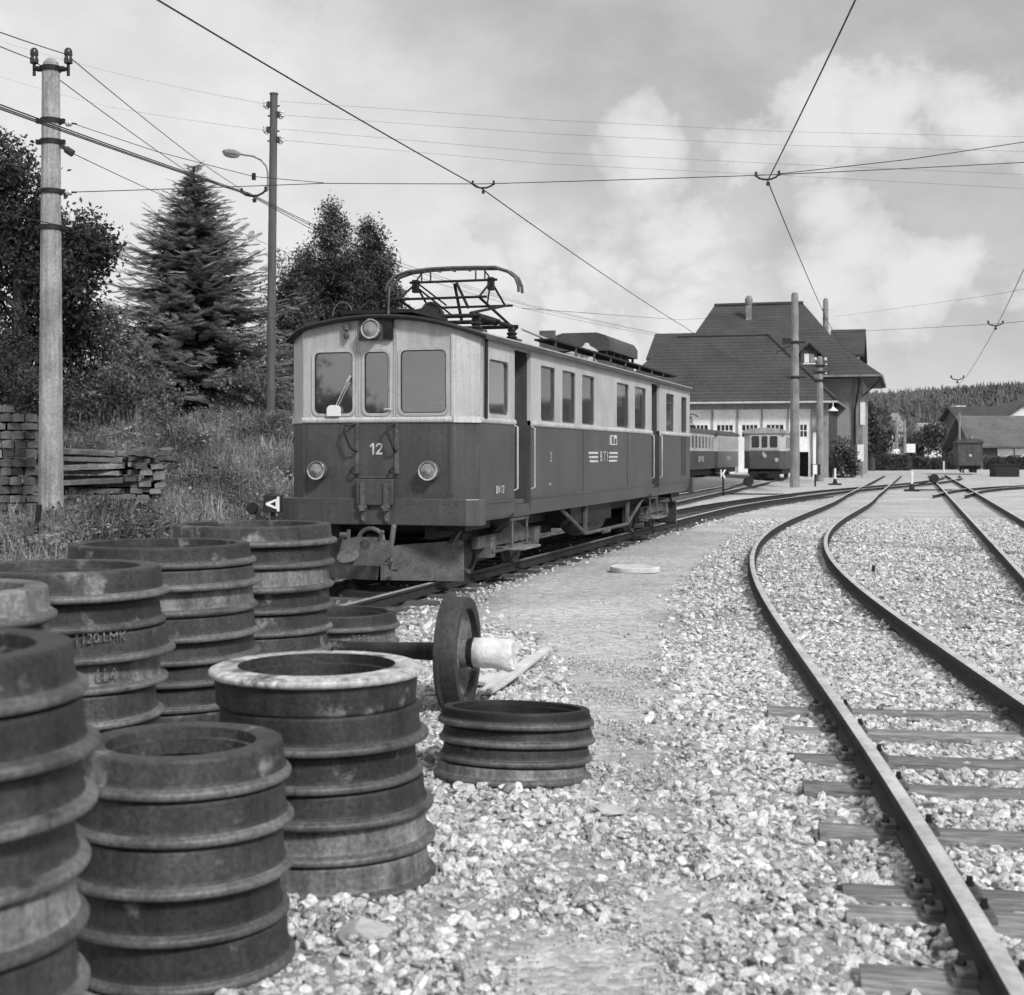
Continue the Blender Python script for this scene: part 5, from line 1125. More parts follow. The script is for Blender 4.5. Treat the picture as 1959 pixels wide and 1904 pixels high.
def hanger(px, py, Y, wpx, label, tilt=0):
    p = A(px, py, Y); s = wpx * Y / FPX / 2; q = MB()
    q.tube([(-s, 0, 0), (-s * .75, 0, -.25 * s), (-s * .3, 0, -.38 * s), (s * .3, 0, -.38 * s), (s * .75, 0, -.2 * s), (s, 0, .05 * s)], .09 * s, 6)
    for x in (-s, s): q.box((x, 0, .1 * s), (.2 * s, .2 * s, .42 * s))
    q.tube([(0, 0, -.38 * s), (0, 0, -.75 * s)], .07 * s, 6); q.box((0, 0, -.78 * s), (.28 * s, .34 * s, .26 * s))
    return tag(q.build('wire_hanger', m_iron, None, p, (0, tilt, 0)), label, 'wire hanger', 'curved hangers on the span wires')
hanger(925, 352, 20.4, 40, 'curved wire hanger above the railcar on the crossing span wire'); hanger(1469, 335, 19.75, 44, 'curved wire hanger above the curved track on the span wire', R(-3))
hanger(486, 366, 26.0, 46, 'curved wire hanger beside the wooden lamp pole', R(-4)); hanger(1905, 618, 42, 28, 'small wire hanger above the straight right-hand track'); hanger(1832, 722, 70, 24, 'tiny wire hanger far off above the hill')
q = MB(); p = A(486, 338, 19.6); q.box((0, 0, 0), (.05, .05, .09)); tag(q.build('wire_clamp', m_iron, None, p), 'small dark clamp on the upper span wire left of the lamp pole', 'clamp')
# ------------------------------------------------------------------ depot
DA = R(15.4); DO = Vector((20.24, 92.0, 0)); ca, sa = math.cos(DA), math.sin(DA)
def dep_a(px, d):
    k = (px - CX) / FPX; return (k * (DO.y + ca * d) - DO.x - sa * d) / (ca + k * sa)
def dep_z(px, py, d):
    a = dep_a(px, d); Y = DO.y - sa * a + ca * d; return CAMH - (py - HY) / FPX * Y
dep = thing('depot_shed', 'low depot shed with steep tiled roof and white doors, in front of the tall building', 'building', DO, -DA)
aL = dep_a(1165, 0); EZ = 4.95
def roof_faces(corners, ridge, th=.16):
    "hip roof from four eave corners (fl, fr, br, bl) and two ridge ends (l, r)"
    q = MB(); vs = [Vector(c) for c in corners] + [Vector(r_) for r_ in ridge]; n = 6
    vs += [v - Vector((0, 0, th)) for v in vs]
    fs = [(0, 1, 5, 4), (1, 2, 5), (2, 3, 4, 5), (3, 0, 4)]
    fs += [tuple(i + n for i in f[::-1]) for f in fs] + [(i, (i + 1) % 4, n + (i + 1) % 4, n + i) for i in range(4)]
    return q.add(vs, fs)
# roof material with tile courses
def tile_mat(nm_, v_):
    m_t = MAT(nm_, v_, .8, var=.26, scale=.5, fine=.3, fscale=7, bump=0, spots=(v_ * 1.7, .6, .75, 1.4))
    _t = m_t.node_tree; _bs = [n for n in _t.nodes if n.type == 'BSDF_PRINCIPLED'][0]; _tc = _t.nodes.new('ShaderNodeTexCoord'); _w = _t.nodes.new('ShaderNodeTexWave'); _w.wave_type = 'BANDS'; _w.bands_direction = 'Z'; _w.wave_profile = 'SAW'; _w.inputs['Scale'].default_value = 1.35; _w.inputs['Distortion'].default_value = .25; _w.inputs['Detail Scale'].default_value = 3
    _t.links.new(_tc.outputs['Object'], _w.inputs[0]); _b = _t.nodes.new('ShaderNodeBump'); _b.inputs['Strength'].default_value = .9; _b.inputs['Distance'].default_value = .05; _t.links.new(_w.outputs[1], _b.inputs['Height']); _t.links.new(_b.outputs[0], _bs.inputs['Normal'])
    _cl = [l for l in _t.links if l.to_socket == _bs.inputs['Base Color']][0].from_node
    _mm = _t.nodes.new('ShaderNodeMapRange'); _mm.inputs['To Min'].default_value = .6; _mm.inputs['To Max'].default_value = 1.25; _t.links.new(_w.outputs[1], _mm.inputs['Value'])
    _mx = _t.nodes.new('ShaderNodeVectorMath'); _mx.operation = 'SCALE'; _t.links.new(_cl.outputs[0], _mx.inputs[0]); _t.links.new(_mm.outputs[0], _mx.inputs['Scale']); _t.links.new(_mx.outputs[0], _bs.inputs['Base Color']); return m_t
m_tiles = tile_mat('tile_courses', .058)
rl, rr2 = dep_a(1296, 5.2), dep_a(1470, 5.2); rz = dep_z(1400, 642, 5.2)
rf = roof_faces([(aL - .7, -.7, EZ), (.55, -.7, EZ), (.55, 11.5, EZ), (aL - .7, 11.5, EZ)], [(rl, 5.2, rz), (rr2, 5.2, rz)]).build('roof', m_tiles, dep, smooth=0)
MB().bar((aL - .7, -.76, EZ - .10), (.6, -.76, EZ - .10), .09, .12).build('gutter', m_band, rf); MB().bar((.61, -.7, EZ - .10), (.61, 11.4, EZ - .10), .09, .12).build('gutter', m_conc_d, rf)
MB().tube([(rl, 5.2, rz), (rr2, 5.2, rz)], .13, 8).build('ridge_cap', m_tiles, rf); MB().tube([(rr2, 5.2, rz), (.55, -.7, EZ + .02)], .12, 8).build('hip_cap', m_tiles, rf)
# walls
d0, d1 = dep_a(1330, 0), dep_a(1553, 0)
MB().bb(aL, .0, 0, .3, 4.42, 4.9).build('front_lintel', m_wall, dep); MB().bb(d1, 0, -.05, .35, 0, 4.42).build('corner_pier', m_wall, dep)
MB().bb(dep_a(1556, 0), dep_a(1566, 0), -.075, -.04, 0, 2.9).build('whitewashed_strip', m_wallw, dep)
MB().bb(-.3, 0, .35, 11, 0, 4.9).build('side_wall', m_timberwall, dep); MB().bb(aL, aL + .3, .3, 11, 0, 4.9).build('side_wall', m_wall, dep); MB().bb(aL, 0, 11, 11.3, 0, 4.9).build('back_wall', m_wall, dep)
for y in np.arange(.8, 10.8, .9): MB().bb(-.002, .07, y, y + .12, 0, 4.8).build('timber_batten', m_timberwall, dep)
MB().bb(aL, -.3, .35, 11, -.02, .02).build('shed_floor', m_conc_d, dep)
bounds = [aL + .3] + [dep_a(x, 0) for x in (1222, 1269, 1316, 1363, 1411, 1458, 1508, 1553)]
wz0, wz1 = dep_z(1450, 836, 0), dep_z(1450, 813, 0)
def leafdoor(a0, a1, opening=None):
    w0, w1 = a0 + .30, a1 - .30
    holes = [[(w0, wz0), (w1, wz0), (w1, wz1), (w0, wz1)]]
    if opening: holes.append([(opening[0], .03), (opening[1], .03), (opening[1], 1.66), (opening[0], 1.66)])
    d_ = MB().panel([(a0 + .04, .01), (a1 - .04, .01), (a1 - .04, 4.42), (a0 + .04, 4.42)], holes, (0, .08, 0), (1, 0, 0), UZ, (0, 1, 0), .08).build('door', m_wallw, dep, smooth=0)
    nx_ = 4; pw = (w1 - w0) / nx_; ph_ = (wz1 - wz0) / 2
    q = MB()
    for k in range(1, nx_): q.bb(w0 + k * pw - .025, w0 + k * pw + .025, .085, .13, wz0, wz1)
    q.bb(w0, w1, .085, .13, wz0 + ph_ - .025, wz0 + ph_ + .025); q.build('glazing_bar', m_wallw, d_, smooth=0)
    for k in range(nx_):
        for j in range(2): MB().bb(w0 + k * pw + .026, w0 + (k + 1) * pw - .026, .12, .13, wz0 + j * ph_ + .026, wz0 + (j + 1) * ph_ - .026).build('pane', m_darkglass, d_, smooth=0)
for i in range(len(bounds) - 1):
    a0, a1 = bounds[i], bounds[i + 1]
    leafdoor(a0, a1, (dep_a(1530, 0), dep_a(1547, 0)) if i == 7 else None)
    MB().bb(a0 - .05, a0 + .05, .0, .2, 0, 4.42).build('door_post', m_wall, dep)
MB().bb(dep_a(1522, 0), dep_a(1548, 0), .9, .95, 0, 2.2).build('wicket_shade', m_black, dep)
q = MB(); q.tube([(.05, -.5, 4.8), (.35, -.9, 4.8), (.35, -.9, 4.55)], .03, 6); q.lathe([(.05, .28), (.10, .2), (.33, .02), (.33, 0), (.1, .0)], 16, Matrix.Translation((.35, -.9, 4.25))); q.build('wall_lamp', m_white, dep)
# the tall building behind
mb_ = thing('main_building', 'tall depot building with big hipped tile roof, dormer and chimneys', 'building', DO, -DA)
D0, D1 = 11.32, 27.0; aR = dep_a(1649, D0); aLm = dep_a(1262, D0); ez = dep_z(1600, 716, D0 - 1.4)
ml, mr = dep_a(1367, 19.5), dep_a(1537, 19.5); mz = dep_z(1450, 583, 19.5)
def flared():
    q = MB(); o1 = 1.35; o2 = -1.6; zf = ez + 2.2
    e0 = [(aLm - o1, D0 - o1, ez), (aR + o1, D0 - o1, ez), (aR + o1, D1 + o1, ez), (aLm - o1, D1 + o1, ez)]; e1 = [(aLm - o2, D0 - o2, zf), (aR + o2, D0 - o2, zf), (aR + o2, D1 + o2, zf), (aLm - o2, D1 + o2, zf)]
    vs = [Vector(v) for v in e0 + e1 + [(ml, 19.5, mz), (mr, 19.5, mz)]]; n = len(vs); vs += [v - Vector((0, 0, .2)) for v in vs]
    fs = [(i, (i + 1) % 4, 4 + (i + 1) % 4, 4 + i) for i in range(4)] + [(4, 5, 9, 8), (5, 6, 9), (6, 7, 8, 9), (7, 4, 8)]
    fs += [tuple(i + n for i in f[::-1]) for f in fs] + [(i, (i + 1) % 4, n + (i + 1) % 4, n + i) for i in range(4)]
    return q.add(vs, fs)
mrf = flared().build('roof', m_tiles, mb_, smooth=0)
MB().tube([(ml, 19.5, mz + .02), (mr, 19.5, mz + .02)], .16, 8).build('ridge_cap', m_tiles, mrf)
MB().bar((aLm - 1.3, D0 - 1.42, ez - .12), (aR + 1.4, D0 - 1.42, ez - .12), .12, .14).build('gutter', m_conc_d, mrf); MB().bar((aR + 1.42, D0 - 1.4, ez - .12), (aR + 1.42, D1 + 1.3, ez - .12), .12, .14).build('gutter', m_conc_d, mrf)
MB().bb(aLm, aR, D0, D0 + .3, 0, ez - .1).build('front_wall', m_wall, mb_); MB().bb(aR - .3, aR - .001, D0 + .3, D1, 0, ez - .1).build('side_wall', m_wall, mb_); MB().bb(aLm, aLm + .3, D0 + .3, D1, 0, ez - .1).build('side_wall', m_wall, mb_); MB().bb(aLm, aR, D1, D1 + .3, 0, ez - .1).build('back_wall', m_wall, mb_)
MB().bb(aLm - 1.2, aR + 1.2, D0 - 1.2, D1 + 1.2, ez - .26, ez - .205).build('soffit', m_timberwall, mb_)
MB().bb(aR - .55, aR + .06, D0 - .09, D0 + .6, 0, ez - .27).build('corner_pilaster', m_conc_d, mb_)
q = MB(); q.tube([(aR - .1, D0 - 1.3, ez - .3), (aR - .25, D0 - .5, ez - 1.3), (aR - .45, D0 - .2, ez - 2.4), (aR - .45, D0 - .2, 0)], .06, 8); q.build('downpipe', m_iron, mb_)
q = MB(); q.tube([(aR + 1.3, D0 - 1.2, ez - .4), (aR + .7, D0 - .6, ez - 1.0), (aR + .1, D0 - .2, ez - 1.5)], .05, 8); q.build('roof_bracket', m_iron, mb_)
MB().bb(aR - .1, aR + .25, D0 - .16, D0 - .095, 3.6, 5.2).build('enamel_plate', m_white, mb_); MB().bb(aR - .3, aR + .15, D0 - .16, D0 - .095, 1.0, 2.2).build('poster', m_wallw, mb_)
# cross wings, dormer, chimneys
wz_r, wz_e = dep_z(1600, 631, 18.6), dep_z(1650, 677, 14.6); wl, wr = dep_a(1243, 16), dep_a(1655, 16)
for sgn, x0, x1 in ((1, (aR - 2.5), wr), (-1, wl, aLm + 2.5)):
    q = MB(); q.prism([(14.5, wz_e - .05), (18.6, wz_r), (22.7, wz_e - .05), (22.7, wz_e - .25), (18.6, wz_r - .2), (14.5, wz_e - .25)], (x0, 0, 0), (0, 1, 0), UZ, (1, 0, 0), x1 - x0); wg = q.build('wing_roof', m_tiles, mb_, smooth=0)
    e0, e1 = (x0, x1 - .55) if sgn > 0 else (x0 + .55, x1); q = MB(); q.prism([(15.2, ez), (22.0, ez), (22.0, wz_e), (18.6, wz_r - .3), (15.2, wz_e)], (e0, 0, 0), (0, 1, 0), UZ, (1, 0, 0), e1 - e0); q.build('wing_wall', m_wall, mb_, smooth=0)
def slope_z(d): return (ez + 2.2) + (mz - ez - 2.2) * (d - (D0 + 1.6)) / (19.5 - D0 - 1.6)
da = dep_a(1549, 10.9); dz0 = dep_z(1549, 695, 10.9); dz1 = dep_z(1549, 674, 10.9); dzr = dep_z(1549, 659, 10.9)
q = MB(); q.bb(da - .62, da + .62, 10.9, 14.5, dz0 - .3, dz1); q.prism([(-.62, dz1), (.62, dz1), (0, dzr)], (da, 10.9, 0), (1, 0, 0), UZ, (0, 1, 0), 3); dorm = q.build('dormer', m_timberwall, mb_, smooth=0)
for sd in (-1, 1): q = MB(); q.prism([(0, dzr + .15), (sd * .95, dz1 - .2), (sd * .95, dz1 - .32), (0, dzr)], (da, 10.6, 0), (1, 0, 0), UZ, (0, 1, 0), 4.2); q.build('dormer_roof', m_tiles, dorm, smooth=0)
for x in (-.36, .02): MB().bb(da + x, da + x + .34, 10.84, 10.89, dz0 + .05, dz1 - .12).build('dormer_pane', m_wallw if x < 0 else m_conc, dorm, smooth=0)
MB().bb(da - .45, da + .45, 10.855, 10.885, dz0 - .08, dz0 + .02).build('dormer_sill', m_wallw, dorm)
ch = dep_a(1433, 17.3); z0, z1 = dep_z(1433, 604, 17.3), dep_z(1433, 566, 17.3); q = MB(); q.bb(ch - .2, ch + .2, 17.1, 17.5, z0 - .6, z1 - .75); q.lathe([(.2, 0), (.29, .12), (.30, .5), (.2, .7), (.12, .75), (0, .75)], 12, Matrix.Translation((ch, 17.3, z1 - .75))); q.build('chimney', m_conc_d, mb_)
ch = dep_a(1580, 20); z0, z1 = dep_z(1580, 640, 20), dep_z(1580, 571, 20); q = MB(); q.tube([(ch, 20, z0 - 2), (ch, 20, z1 - .25), (ch, 20, z1)], [.22, .20, .14], 12)
for k in range(3): q.lathe([(.20, 0), (.235, .0), (.235, .08), (.20, .08)], 12, Matrix.Translation((ch, 20, z1 - .9 - k * .7)))
q.build('chimney', m_conc_d, mb_)
for px in (1245, 1262, 1304, 1318): pass

# ------------------------------------------------------------------ other rail vehicles
def small_car(name, label, cat, x, y, yaw, L_, nwin, panto=False, scale=1.0, front=True, glassy=m_darkglass, roofm=None):
    t_ = thing(name, label, cat, (x, y, 0), yaw); zb, zw, zg = .75, 1.72, 2.62; hw = 1.08; c = .18
    plan = [(-hw, c), (-hw * .72, 0), (hw * .72, 0), (hw, c), (hw, L_ - c), (hw * .72, L_), (-hw * .72, L_), (-hw, L_ - c)]; n = len(plan)
    def shell(z0, z1, k=1.0): return MB().add([(a * k, b, z0) for a, b in plan] + [(a * k, b, z1) for a, b in plan], [tuple(range(n))[::-1], tuple(range(n, 2 * n))] + [(i, (i + 1) % n, n + (i + 1) % n, n + i) for i in range(n)])
    shell(zb, zw).build('lower_body', m_red, t_, smooth=0); up = shell(zw, zg).build('upper_body', m_cream, t_, smooth=0); shell(zw - .03, zw + .03, 1.012).build('waist_band', m_band, t_, smooth=0)
    pit = (L_ - .9) / nwin
    for sd in (-1, 1):
        for k in range(nwin):
            a = .45 + k * pit + pit * .2; w_ = MB().bb(sd * hw, sd * (hw + .012), a - .04, a + pit * .6 + .04, zw + .08, zg - .14).build('window', m_band, t_, smooth=0); MB().bb(sd * (hw + .013), sd * (hw + .018), a, a + pit * .6, zw + .12, zg - .18).build('pane', glassy, w_, smooth=0)
        MB().bb(sd * hw, sd * (hw + .03), c, L_ - c, zg - .02, zg + .05).build('gutter', m_band, t_)
    for a, b in ((-.68, -.27), (-.16, .16), (.27, .68)):
        for yy, s_ in ((0, -1), (L_, 1)):
            w_ = MB().prism(rrect(a - .04, b + .04, zw + .1, zg - .1, .09), (0, yy, 0), (1, 0, 0), UZ, (0, s_, 0), .012).build('window', m_band, t_, smooth=0); MB().prism(rrect(a, b, zw + .14, zg - .14, .06), (0, yy + s_ * .0125, 0), (1, 0, 0), UZ, (0, s_, 0), .006).build('pane', glassy, w_, smooth=0)
    q = MB(); arc = [(hw * 1.06 * math.sin(R(a)), 2.62 + .30 * math.cos(R(a)) ** .8 if abs(a) < 89.9 else 2.62) for a in np.linspace(90, -90, 15)]; q.prism([(u, v) for u, v in arc], (0, -.08, 0), (1, 0, 0), UZ, (0, 1, 0), L_ + .16); q.build('roof', roofm or m_roof, t_, smooth=40)
    for yy in (-.06,):
        for xx, zz_ in ((0, 1.42), (.62, 1.2)): MB().lathe([(.1, 0), (.11, .05), (.09, .06), (0, .055)], 14, Matrix.Translation((xx, 0, zz_)) @ Matrix.Rotation(R(90), 4, 'X')).build('headlamp', m_chrome, t_)
    q = MB(); q.bb(-.9, .9, .3, L_ - .3, .45, .74); q.box((0, -.22, .55), (.5, .4, .12)); q.tube([(0, -.45, .55), (0, 0, .55)], .05, 8); q.bb(-.8, .8, .05, .1, .25, .6); q.build('underframe', m_iron, t_, smooth=0)
    for sb in (1.6, L_ - 1.6):
        for ax in (-.7, .7):
            for sd in (-1, 1): w_ = link(bpy.data.objects.new('wheel', WH), t_); w_.location = (sd * .53, sb + ax, RAILTOP + .32); w_.rotation_euler = (0, 0, 0 if sd > 0 else math.pi)
    if panto:
        q = MB(); s_ = panto
        for x in (-.5, .5): q.tube([(x, s_ - .7, 3.02), (x, s_ + .7, 3.02)], .03, 6); q.tube([(x, s_ - .7, 3.05), (x, s_ + .4, 3.25), (x * .9, s_, 3.52)], .022, 6); q.tube([(x, s_ + .7, 3.05), (x, s_ - .4, 3.25), (x * .9, s_, 3.52)], .022, 6)
        q.tube([(-.55, s_ - .4, 3.25), (.55, s_ - .4, 3.25)], .02, 6); q.tube([(-.85, s_, 3.45), (-.7, s_, 3.58), (-.3, s_, 3.63), (.3, s_, 3.63), (.7, s_, 3.58), (.85, s_, 3.45)], .03, 6); q.bb(-.6, .6, s_ - .8, s_ + .8, 2.9, 2.98); q.build('pantograph', m_iron, t_, smooth=30)
    for a, b in ((L_ * .42, L_ * .46), (L_ * .54, L_ * .58)):
        for k in range(3): MB().bb(hw, hw + .008, a, b, 1.15 + .1 * k, 1.20 + .1 * k).build('company_stripe', m_letter, t_, smooth=0)
    text('company_letters', 'BTI', .26, m_letter, t_, (hw + .01, L_ * .5, 1.28), (R(90), 0, R(90)), .002, 1.3)
    return t_
small_car('railcar', 'far railcar with raised pantograph half hidden behind the large railcar', 'railcar', 7.35, 69.8, YAW, 9.6, 8, 5.2)
small_car('trailer_car', 'far trailer car coupled behind the half-hidden railcar', 'railcar', 10.35, 80.0, YAW, 9.0, 9)
cc_ = small_car('railcar', 'small railcar facing the camera before the white depot doors', 'railcar', 13.35, 76.0, YAW * .9, 10.0, 8, roofm=m_conc)
text('number', '6', .3, m_letter, cc_, (-.05, -.02, 1.55), (R(90), 0, 0), .002)
# goods wagon
gw = thing('goods_wagon', 'dark covered goods wagon with arched roof on the right', 'wagon', at(1857, 907, 106), -R(14))
gw.location.z = 0; gw.scale = (.86, .86, .86)
for nm, q, m_ in (('body', MB().bb(-1.0, 1.0, 0, 6, .75, 2.75), m_timberwall), ('underframe', MB().bb(-.85, .85, .2, 5.8, .45, .75), m_iron)):
    q.build(nm, m_, gw, smooth=0)
q = MB(); q.prism([(1.15 * math.sin(R(a)), 2.72 + .38 * math.cos(R(a))) for a in np.linspace(90, -90, 11)], (0, -.15, 0), (1, 0, 0), UZ, (0, 1, 0), 6.3); q.build('roof', m_roof, gw, smooth=40)
for k in range(9): MB().bb(-1.0 + k * .222, -.8 + k * .222, -.03, -.001, .78, 2.9).build('plank', m_timberwall, gw, smooth=0)
for yy in (1.2, 4.8):
    for sd in (-1, 1): w_ = link(bpy.data.objects.new('wheel', WH), gw); w_.location = (sd * .53, yy, .46); w_.rotation_euler = (0, 0, 0 if sd > 0 else math.pi)
for x in (-.6, .6): MB().tube([(x, -.35, .7), (x, 0, .7)], .12, 10).build('buffer', m_iron, gw)
MB().bb(-.1, .1, -.045, -.031, 1.55, 1.75).build('number_plate', m_letter, gw); MB().tube([(.1, .4, 3.0), (.1, .4, 3.35)], .14, 10).build('stove_pipe', m_conc, gw)

# ------------------------------------------------------------------ houses, hedges and odds and ends on the right
def gable_house(name, label, x, y, yaw, W, D, eave, ridge, wallm, roofm, axis='x', over=.5, wins=()):
    t_ = thing(name, label, 'house', (x, y, 0), yaw)
    if axis == 'x': sec = [(0, 0), (D, 0), (D, eave), (D / 2, ridge), (0, eave)]; q = MB().prism(sec, (0, 0, 0), (0, 1, 0), UZ, (1, 0, 0), W); rs_ = [(-over, eave - over * .6), (D / 2, ridge + .1), (D + over, eave - over * .6), (D + over, eave - over * .6 + .18), (D / 2, ridge + .3), (-over, eave - over * .6 + .18)]; r_ = MB().prism(rs_, (-over, 0, 0), (0, 1, 0), UZ, (1, 0, 0), W + 2 * over)
    else: sec = [(0, 0), (W, 0), (W, eave), (W / 2, ridge), (0, eave)]; q = MB().prism(sec, (0, 0, 0), (1, 0, 0), UZ, (0, 1, 0), D); rs_ = [(-over, eave - over * .6), (W / 2, ridge + .1), (W + over, eave - over * .6), (W + over, eave - over * .6 + .18), (W / 2, ridge + .3), (-over, eave - over * .6 + .18)]; r_ = MB().prism(rs_, (0, -over, 0), (1, 0, 0), UZ, (0, 1, 0), D + 2 * over)
    q.build('wall', wallm, t_, smooth=0); rf_ = r_.build('roof', roofm, t_, smooth=0)
    for (a, z, ww, hh, bright) in wins:
        f_ = MB().bb(a - .08, a + ww + .08, -.05, -.001, z - .08, z + hh + .08).build('window', m_wallw, t_, smooth=0); MB().bb(a, a + ww, -.07, -.052, z, z + hh).build('pane', m_wallw if bright else m_darkglass, f_, smooth=0)
    return t_, rf_
p = at(1868, 896, 150); gable_house('station_building', 'low building with a wide tiled roof at the right edge', p.x, p.y, 0, 14, 8, 2.7, 5.3, m_timberwall, tile_mat('grey_tiles', .13), 'x', .9, ((2.3, 1.25, 1.5, .75, 1), (4.1, 1.25, 1.0, .75, 1), (9, 1.2, 1.2, .9, 0)))
p = at(1880, 890, 162); gable_house('roofed_house', 'tall-roofed house behind the low building at the right edge', p.x + 1, p.y, R(-4), 8, 10, 4.6, 7.3, m_wallw, tile_mat('brown_tiles', .10), 'y', .7, ((1.5, 3.2, .9, 1.2, 0), (8, 3.2, .9, 1.2, 0)))
p = at(1842, 890, 190); gable_house('small_house', 'small dark-roofed house with two pale windows left of the right-hand roofs', p.x, p.y, R(5), 6.5, 7, 5.8, 7.6, m_timberwall, m_tiles, 'x', .7, ((1.0, 4.4, 1.2, 1.1, 1), (3.3, 4.4, 1.2, 1.1, 1)))
p = at(1768, 885, 230); wb, _ = gable_house('white_hall', 'long low white hall in front of the wooded hill', p.x, p.y, 0, 9, 6, 5.6, 6.2, m_wallw, m_conc, 'x', .3, ((1, 2, 1, 1, 0), (4, 2, 1, 1, 0)))
q = MB(); q.bb(5.0, 6.6, -.3, 2.5, 0, 9.2); q.build('stair_tower', m_wallw, wb)
p = at(1676, 900, 175); gable_house('far_house', 'far pale-roofed house above the bushes right of the depot', p.x + 1.5, p.y + 12, R(10), 5.5, 5, 4.6, 6.6, m_wall, m_conc_d, 'x', .4, ((.8, 3.0, .8, 1, 0), (2.4, 3.0, .8, 1, 0), (4, 3.0, .8, 1, 0)))
p = at(1905, 910, 96); p.z = 0; q = MB(); q.bb(0, 1.6, 0, 1.2, 0, .75); q.bb(-.05, 1.65, -.05, 1.25, .75, .85); tag(q.build('storage_bin', m_iron, None, p), 'low dark bin at the right edge beyond the straight track', 'bin')
p = at(1860, 902, 118); p.z = 0; q = MB(); q.tube([(0, 0, 0), (0, 0, .9)], [.22, .5], 12); tag(q.build('plant_tub', m_iron, None, p), 'dark tapered tub standing right of the goods wagon', 'tub')
p = at(1737, 898, 140); q = MB(); q.tube([(0, 0, 0), (0, 0, 1.5)], .05, 6); q.box((0, -.05, 1.3), (.5, .06, .5)); 
p = at(1738, 858, 147); tag(MB().box((0, 0, 0), (.9, .5, .9)).build('white_sign', m_white, None, (p.x, p.y - .8, p.z), bevel=.03), 'small white box sign beside the right slim pole', 'sign')
p = at(1712, 864, 145); tag(MB().box((0, 0, 0), (.6, .4, .5)).build('white_sign', m_white, None, (p.x, p.y - .6, p.z), bevel=.03), 'small white box sign on the left slim pole', 'sign')
p = at(1806, 892, 120); p.z = 0; q = MB(); q.tube([(0, 0, 0), (0, 0, .95)], .06, 6, mi=0); q.box((0, 0, 1.3), (.28, .2, .7), mi=1); tag(q.build('small_signal', [m_white, m_iron], None, p), 'small signal with white post left of the goods wagon', 'signal')
# ------------------------------------------------------------------ foliage
def leaf_cluster(i, n, r, ls, mat, flat=1.0):
    rr = random.Random(100 + i); s = MB()
    for _ in range(n):
        c = Vector((rr.gauss(0, .45), rr.gauss(0, .45), rr.gauss(0, .45) * flat)) * r
        u = Vector((rr.gauss(0, 1), rr.gauss(0, 1), rr.gauss(0, .7))).normalized(); v = u.cross(Vector((rr.gauss(0, 1), rr.gauss(0, 1), rr.gauss(0, 1)))).normalized(); l = ls * rr.uniform(.6, 1.3)
        s.add([c - u * l, c + v * l * .5, c + u * l, c - v * l * .5], [(0, 1, 2, 3)])
    return proto('leaf_cluster', s, mat, 0)
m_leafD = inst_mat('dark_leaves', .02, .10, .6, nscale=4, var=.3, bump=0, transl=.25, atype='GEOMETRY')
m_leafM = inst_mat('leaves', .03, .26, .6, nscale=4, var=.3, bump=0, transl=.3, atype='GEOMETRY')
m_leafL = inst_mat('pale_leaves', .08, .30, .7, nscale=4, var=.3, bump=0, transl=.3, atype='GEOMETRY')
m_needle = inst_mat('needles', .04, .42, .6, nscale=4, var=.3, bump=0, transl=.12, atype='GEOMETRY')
LCD = [leaf_cluster(i, 50, .30, .055, m_leafD) for i in range(3)]
LCM = [leaf_cluster(i + 5, 50, .28, .048, m_leafM) for i in range(3)]
LCL = [leaf_cluster(i + 9, 40, .28, .05, m_leafL) for i in range(3)]
LCF = [leaf_cluster(i + 20, 40, .8, .2, m_leafM) for i in range(3)]
m_bark = MAT('bark', .06, .95, var=.3, scale=5, bump=.5)
def crown_points(lobes, Y, dens, fill=.35, drop=.12, bias=0.0):
    "leaf clumps over and inside a set of lobes given as picture ellipses at depth Y"
    P, V = [], []
    for (px, py, rx, ry, dy) in lobes:
        c = at(px, py, Y + dy); k = (Y + dy) / FPX; a, b = rx * k, ry * k; n = int(dens * 4 * a * b + 8)
        d = RNG.normal(size=(n, 3)); d /= np.linalg.norm(d, axis=1)[:, None]
        lump = 1 + .16 * np.sin(d[:, 0] * 5 + px) * np.sin(d[:, 2] * 6 + py) + .10 * np.sin(d[:, 0] * 11 + d[:, 1] * 9 + py * .3)
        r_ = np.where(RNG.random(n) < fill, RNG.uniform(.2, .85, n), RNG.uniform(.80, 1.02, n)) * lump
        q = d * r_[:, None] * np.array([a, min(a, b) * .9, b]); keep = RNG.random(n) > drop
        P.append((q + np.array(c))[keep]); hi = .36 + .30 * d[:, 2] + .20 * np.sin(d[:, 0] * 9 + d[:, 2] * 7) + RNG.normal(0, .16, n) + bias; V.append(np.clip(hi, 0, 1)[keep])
    return np.vstack(P), np.concatenate(V)
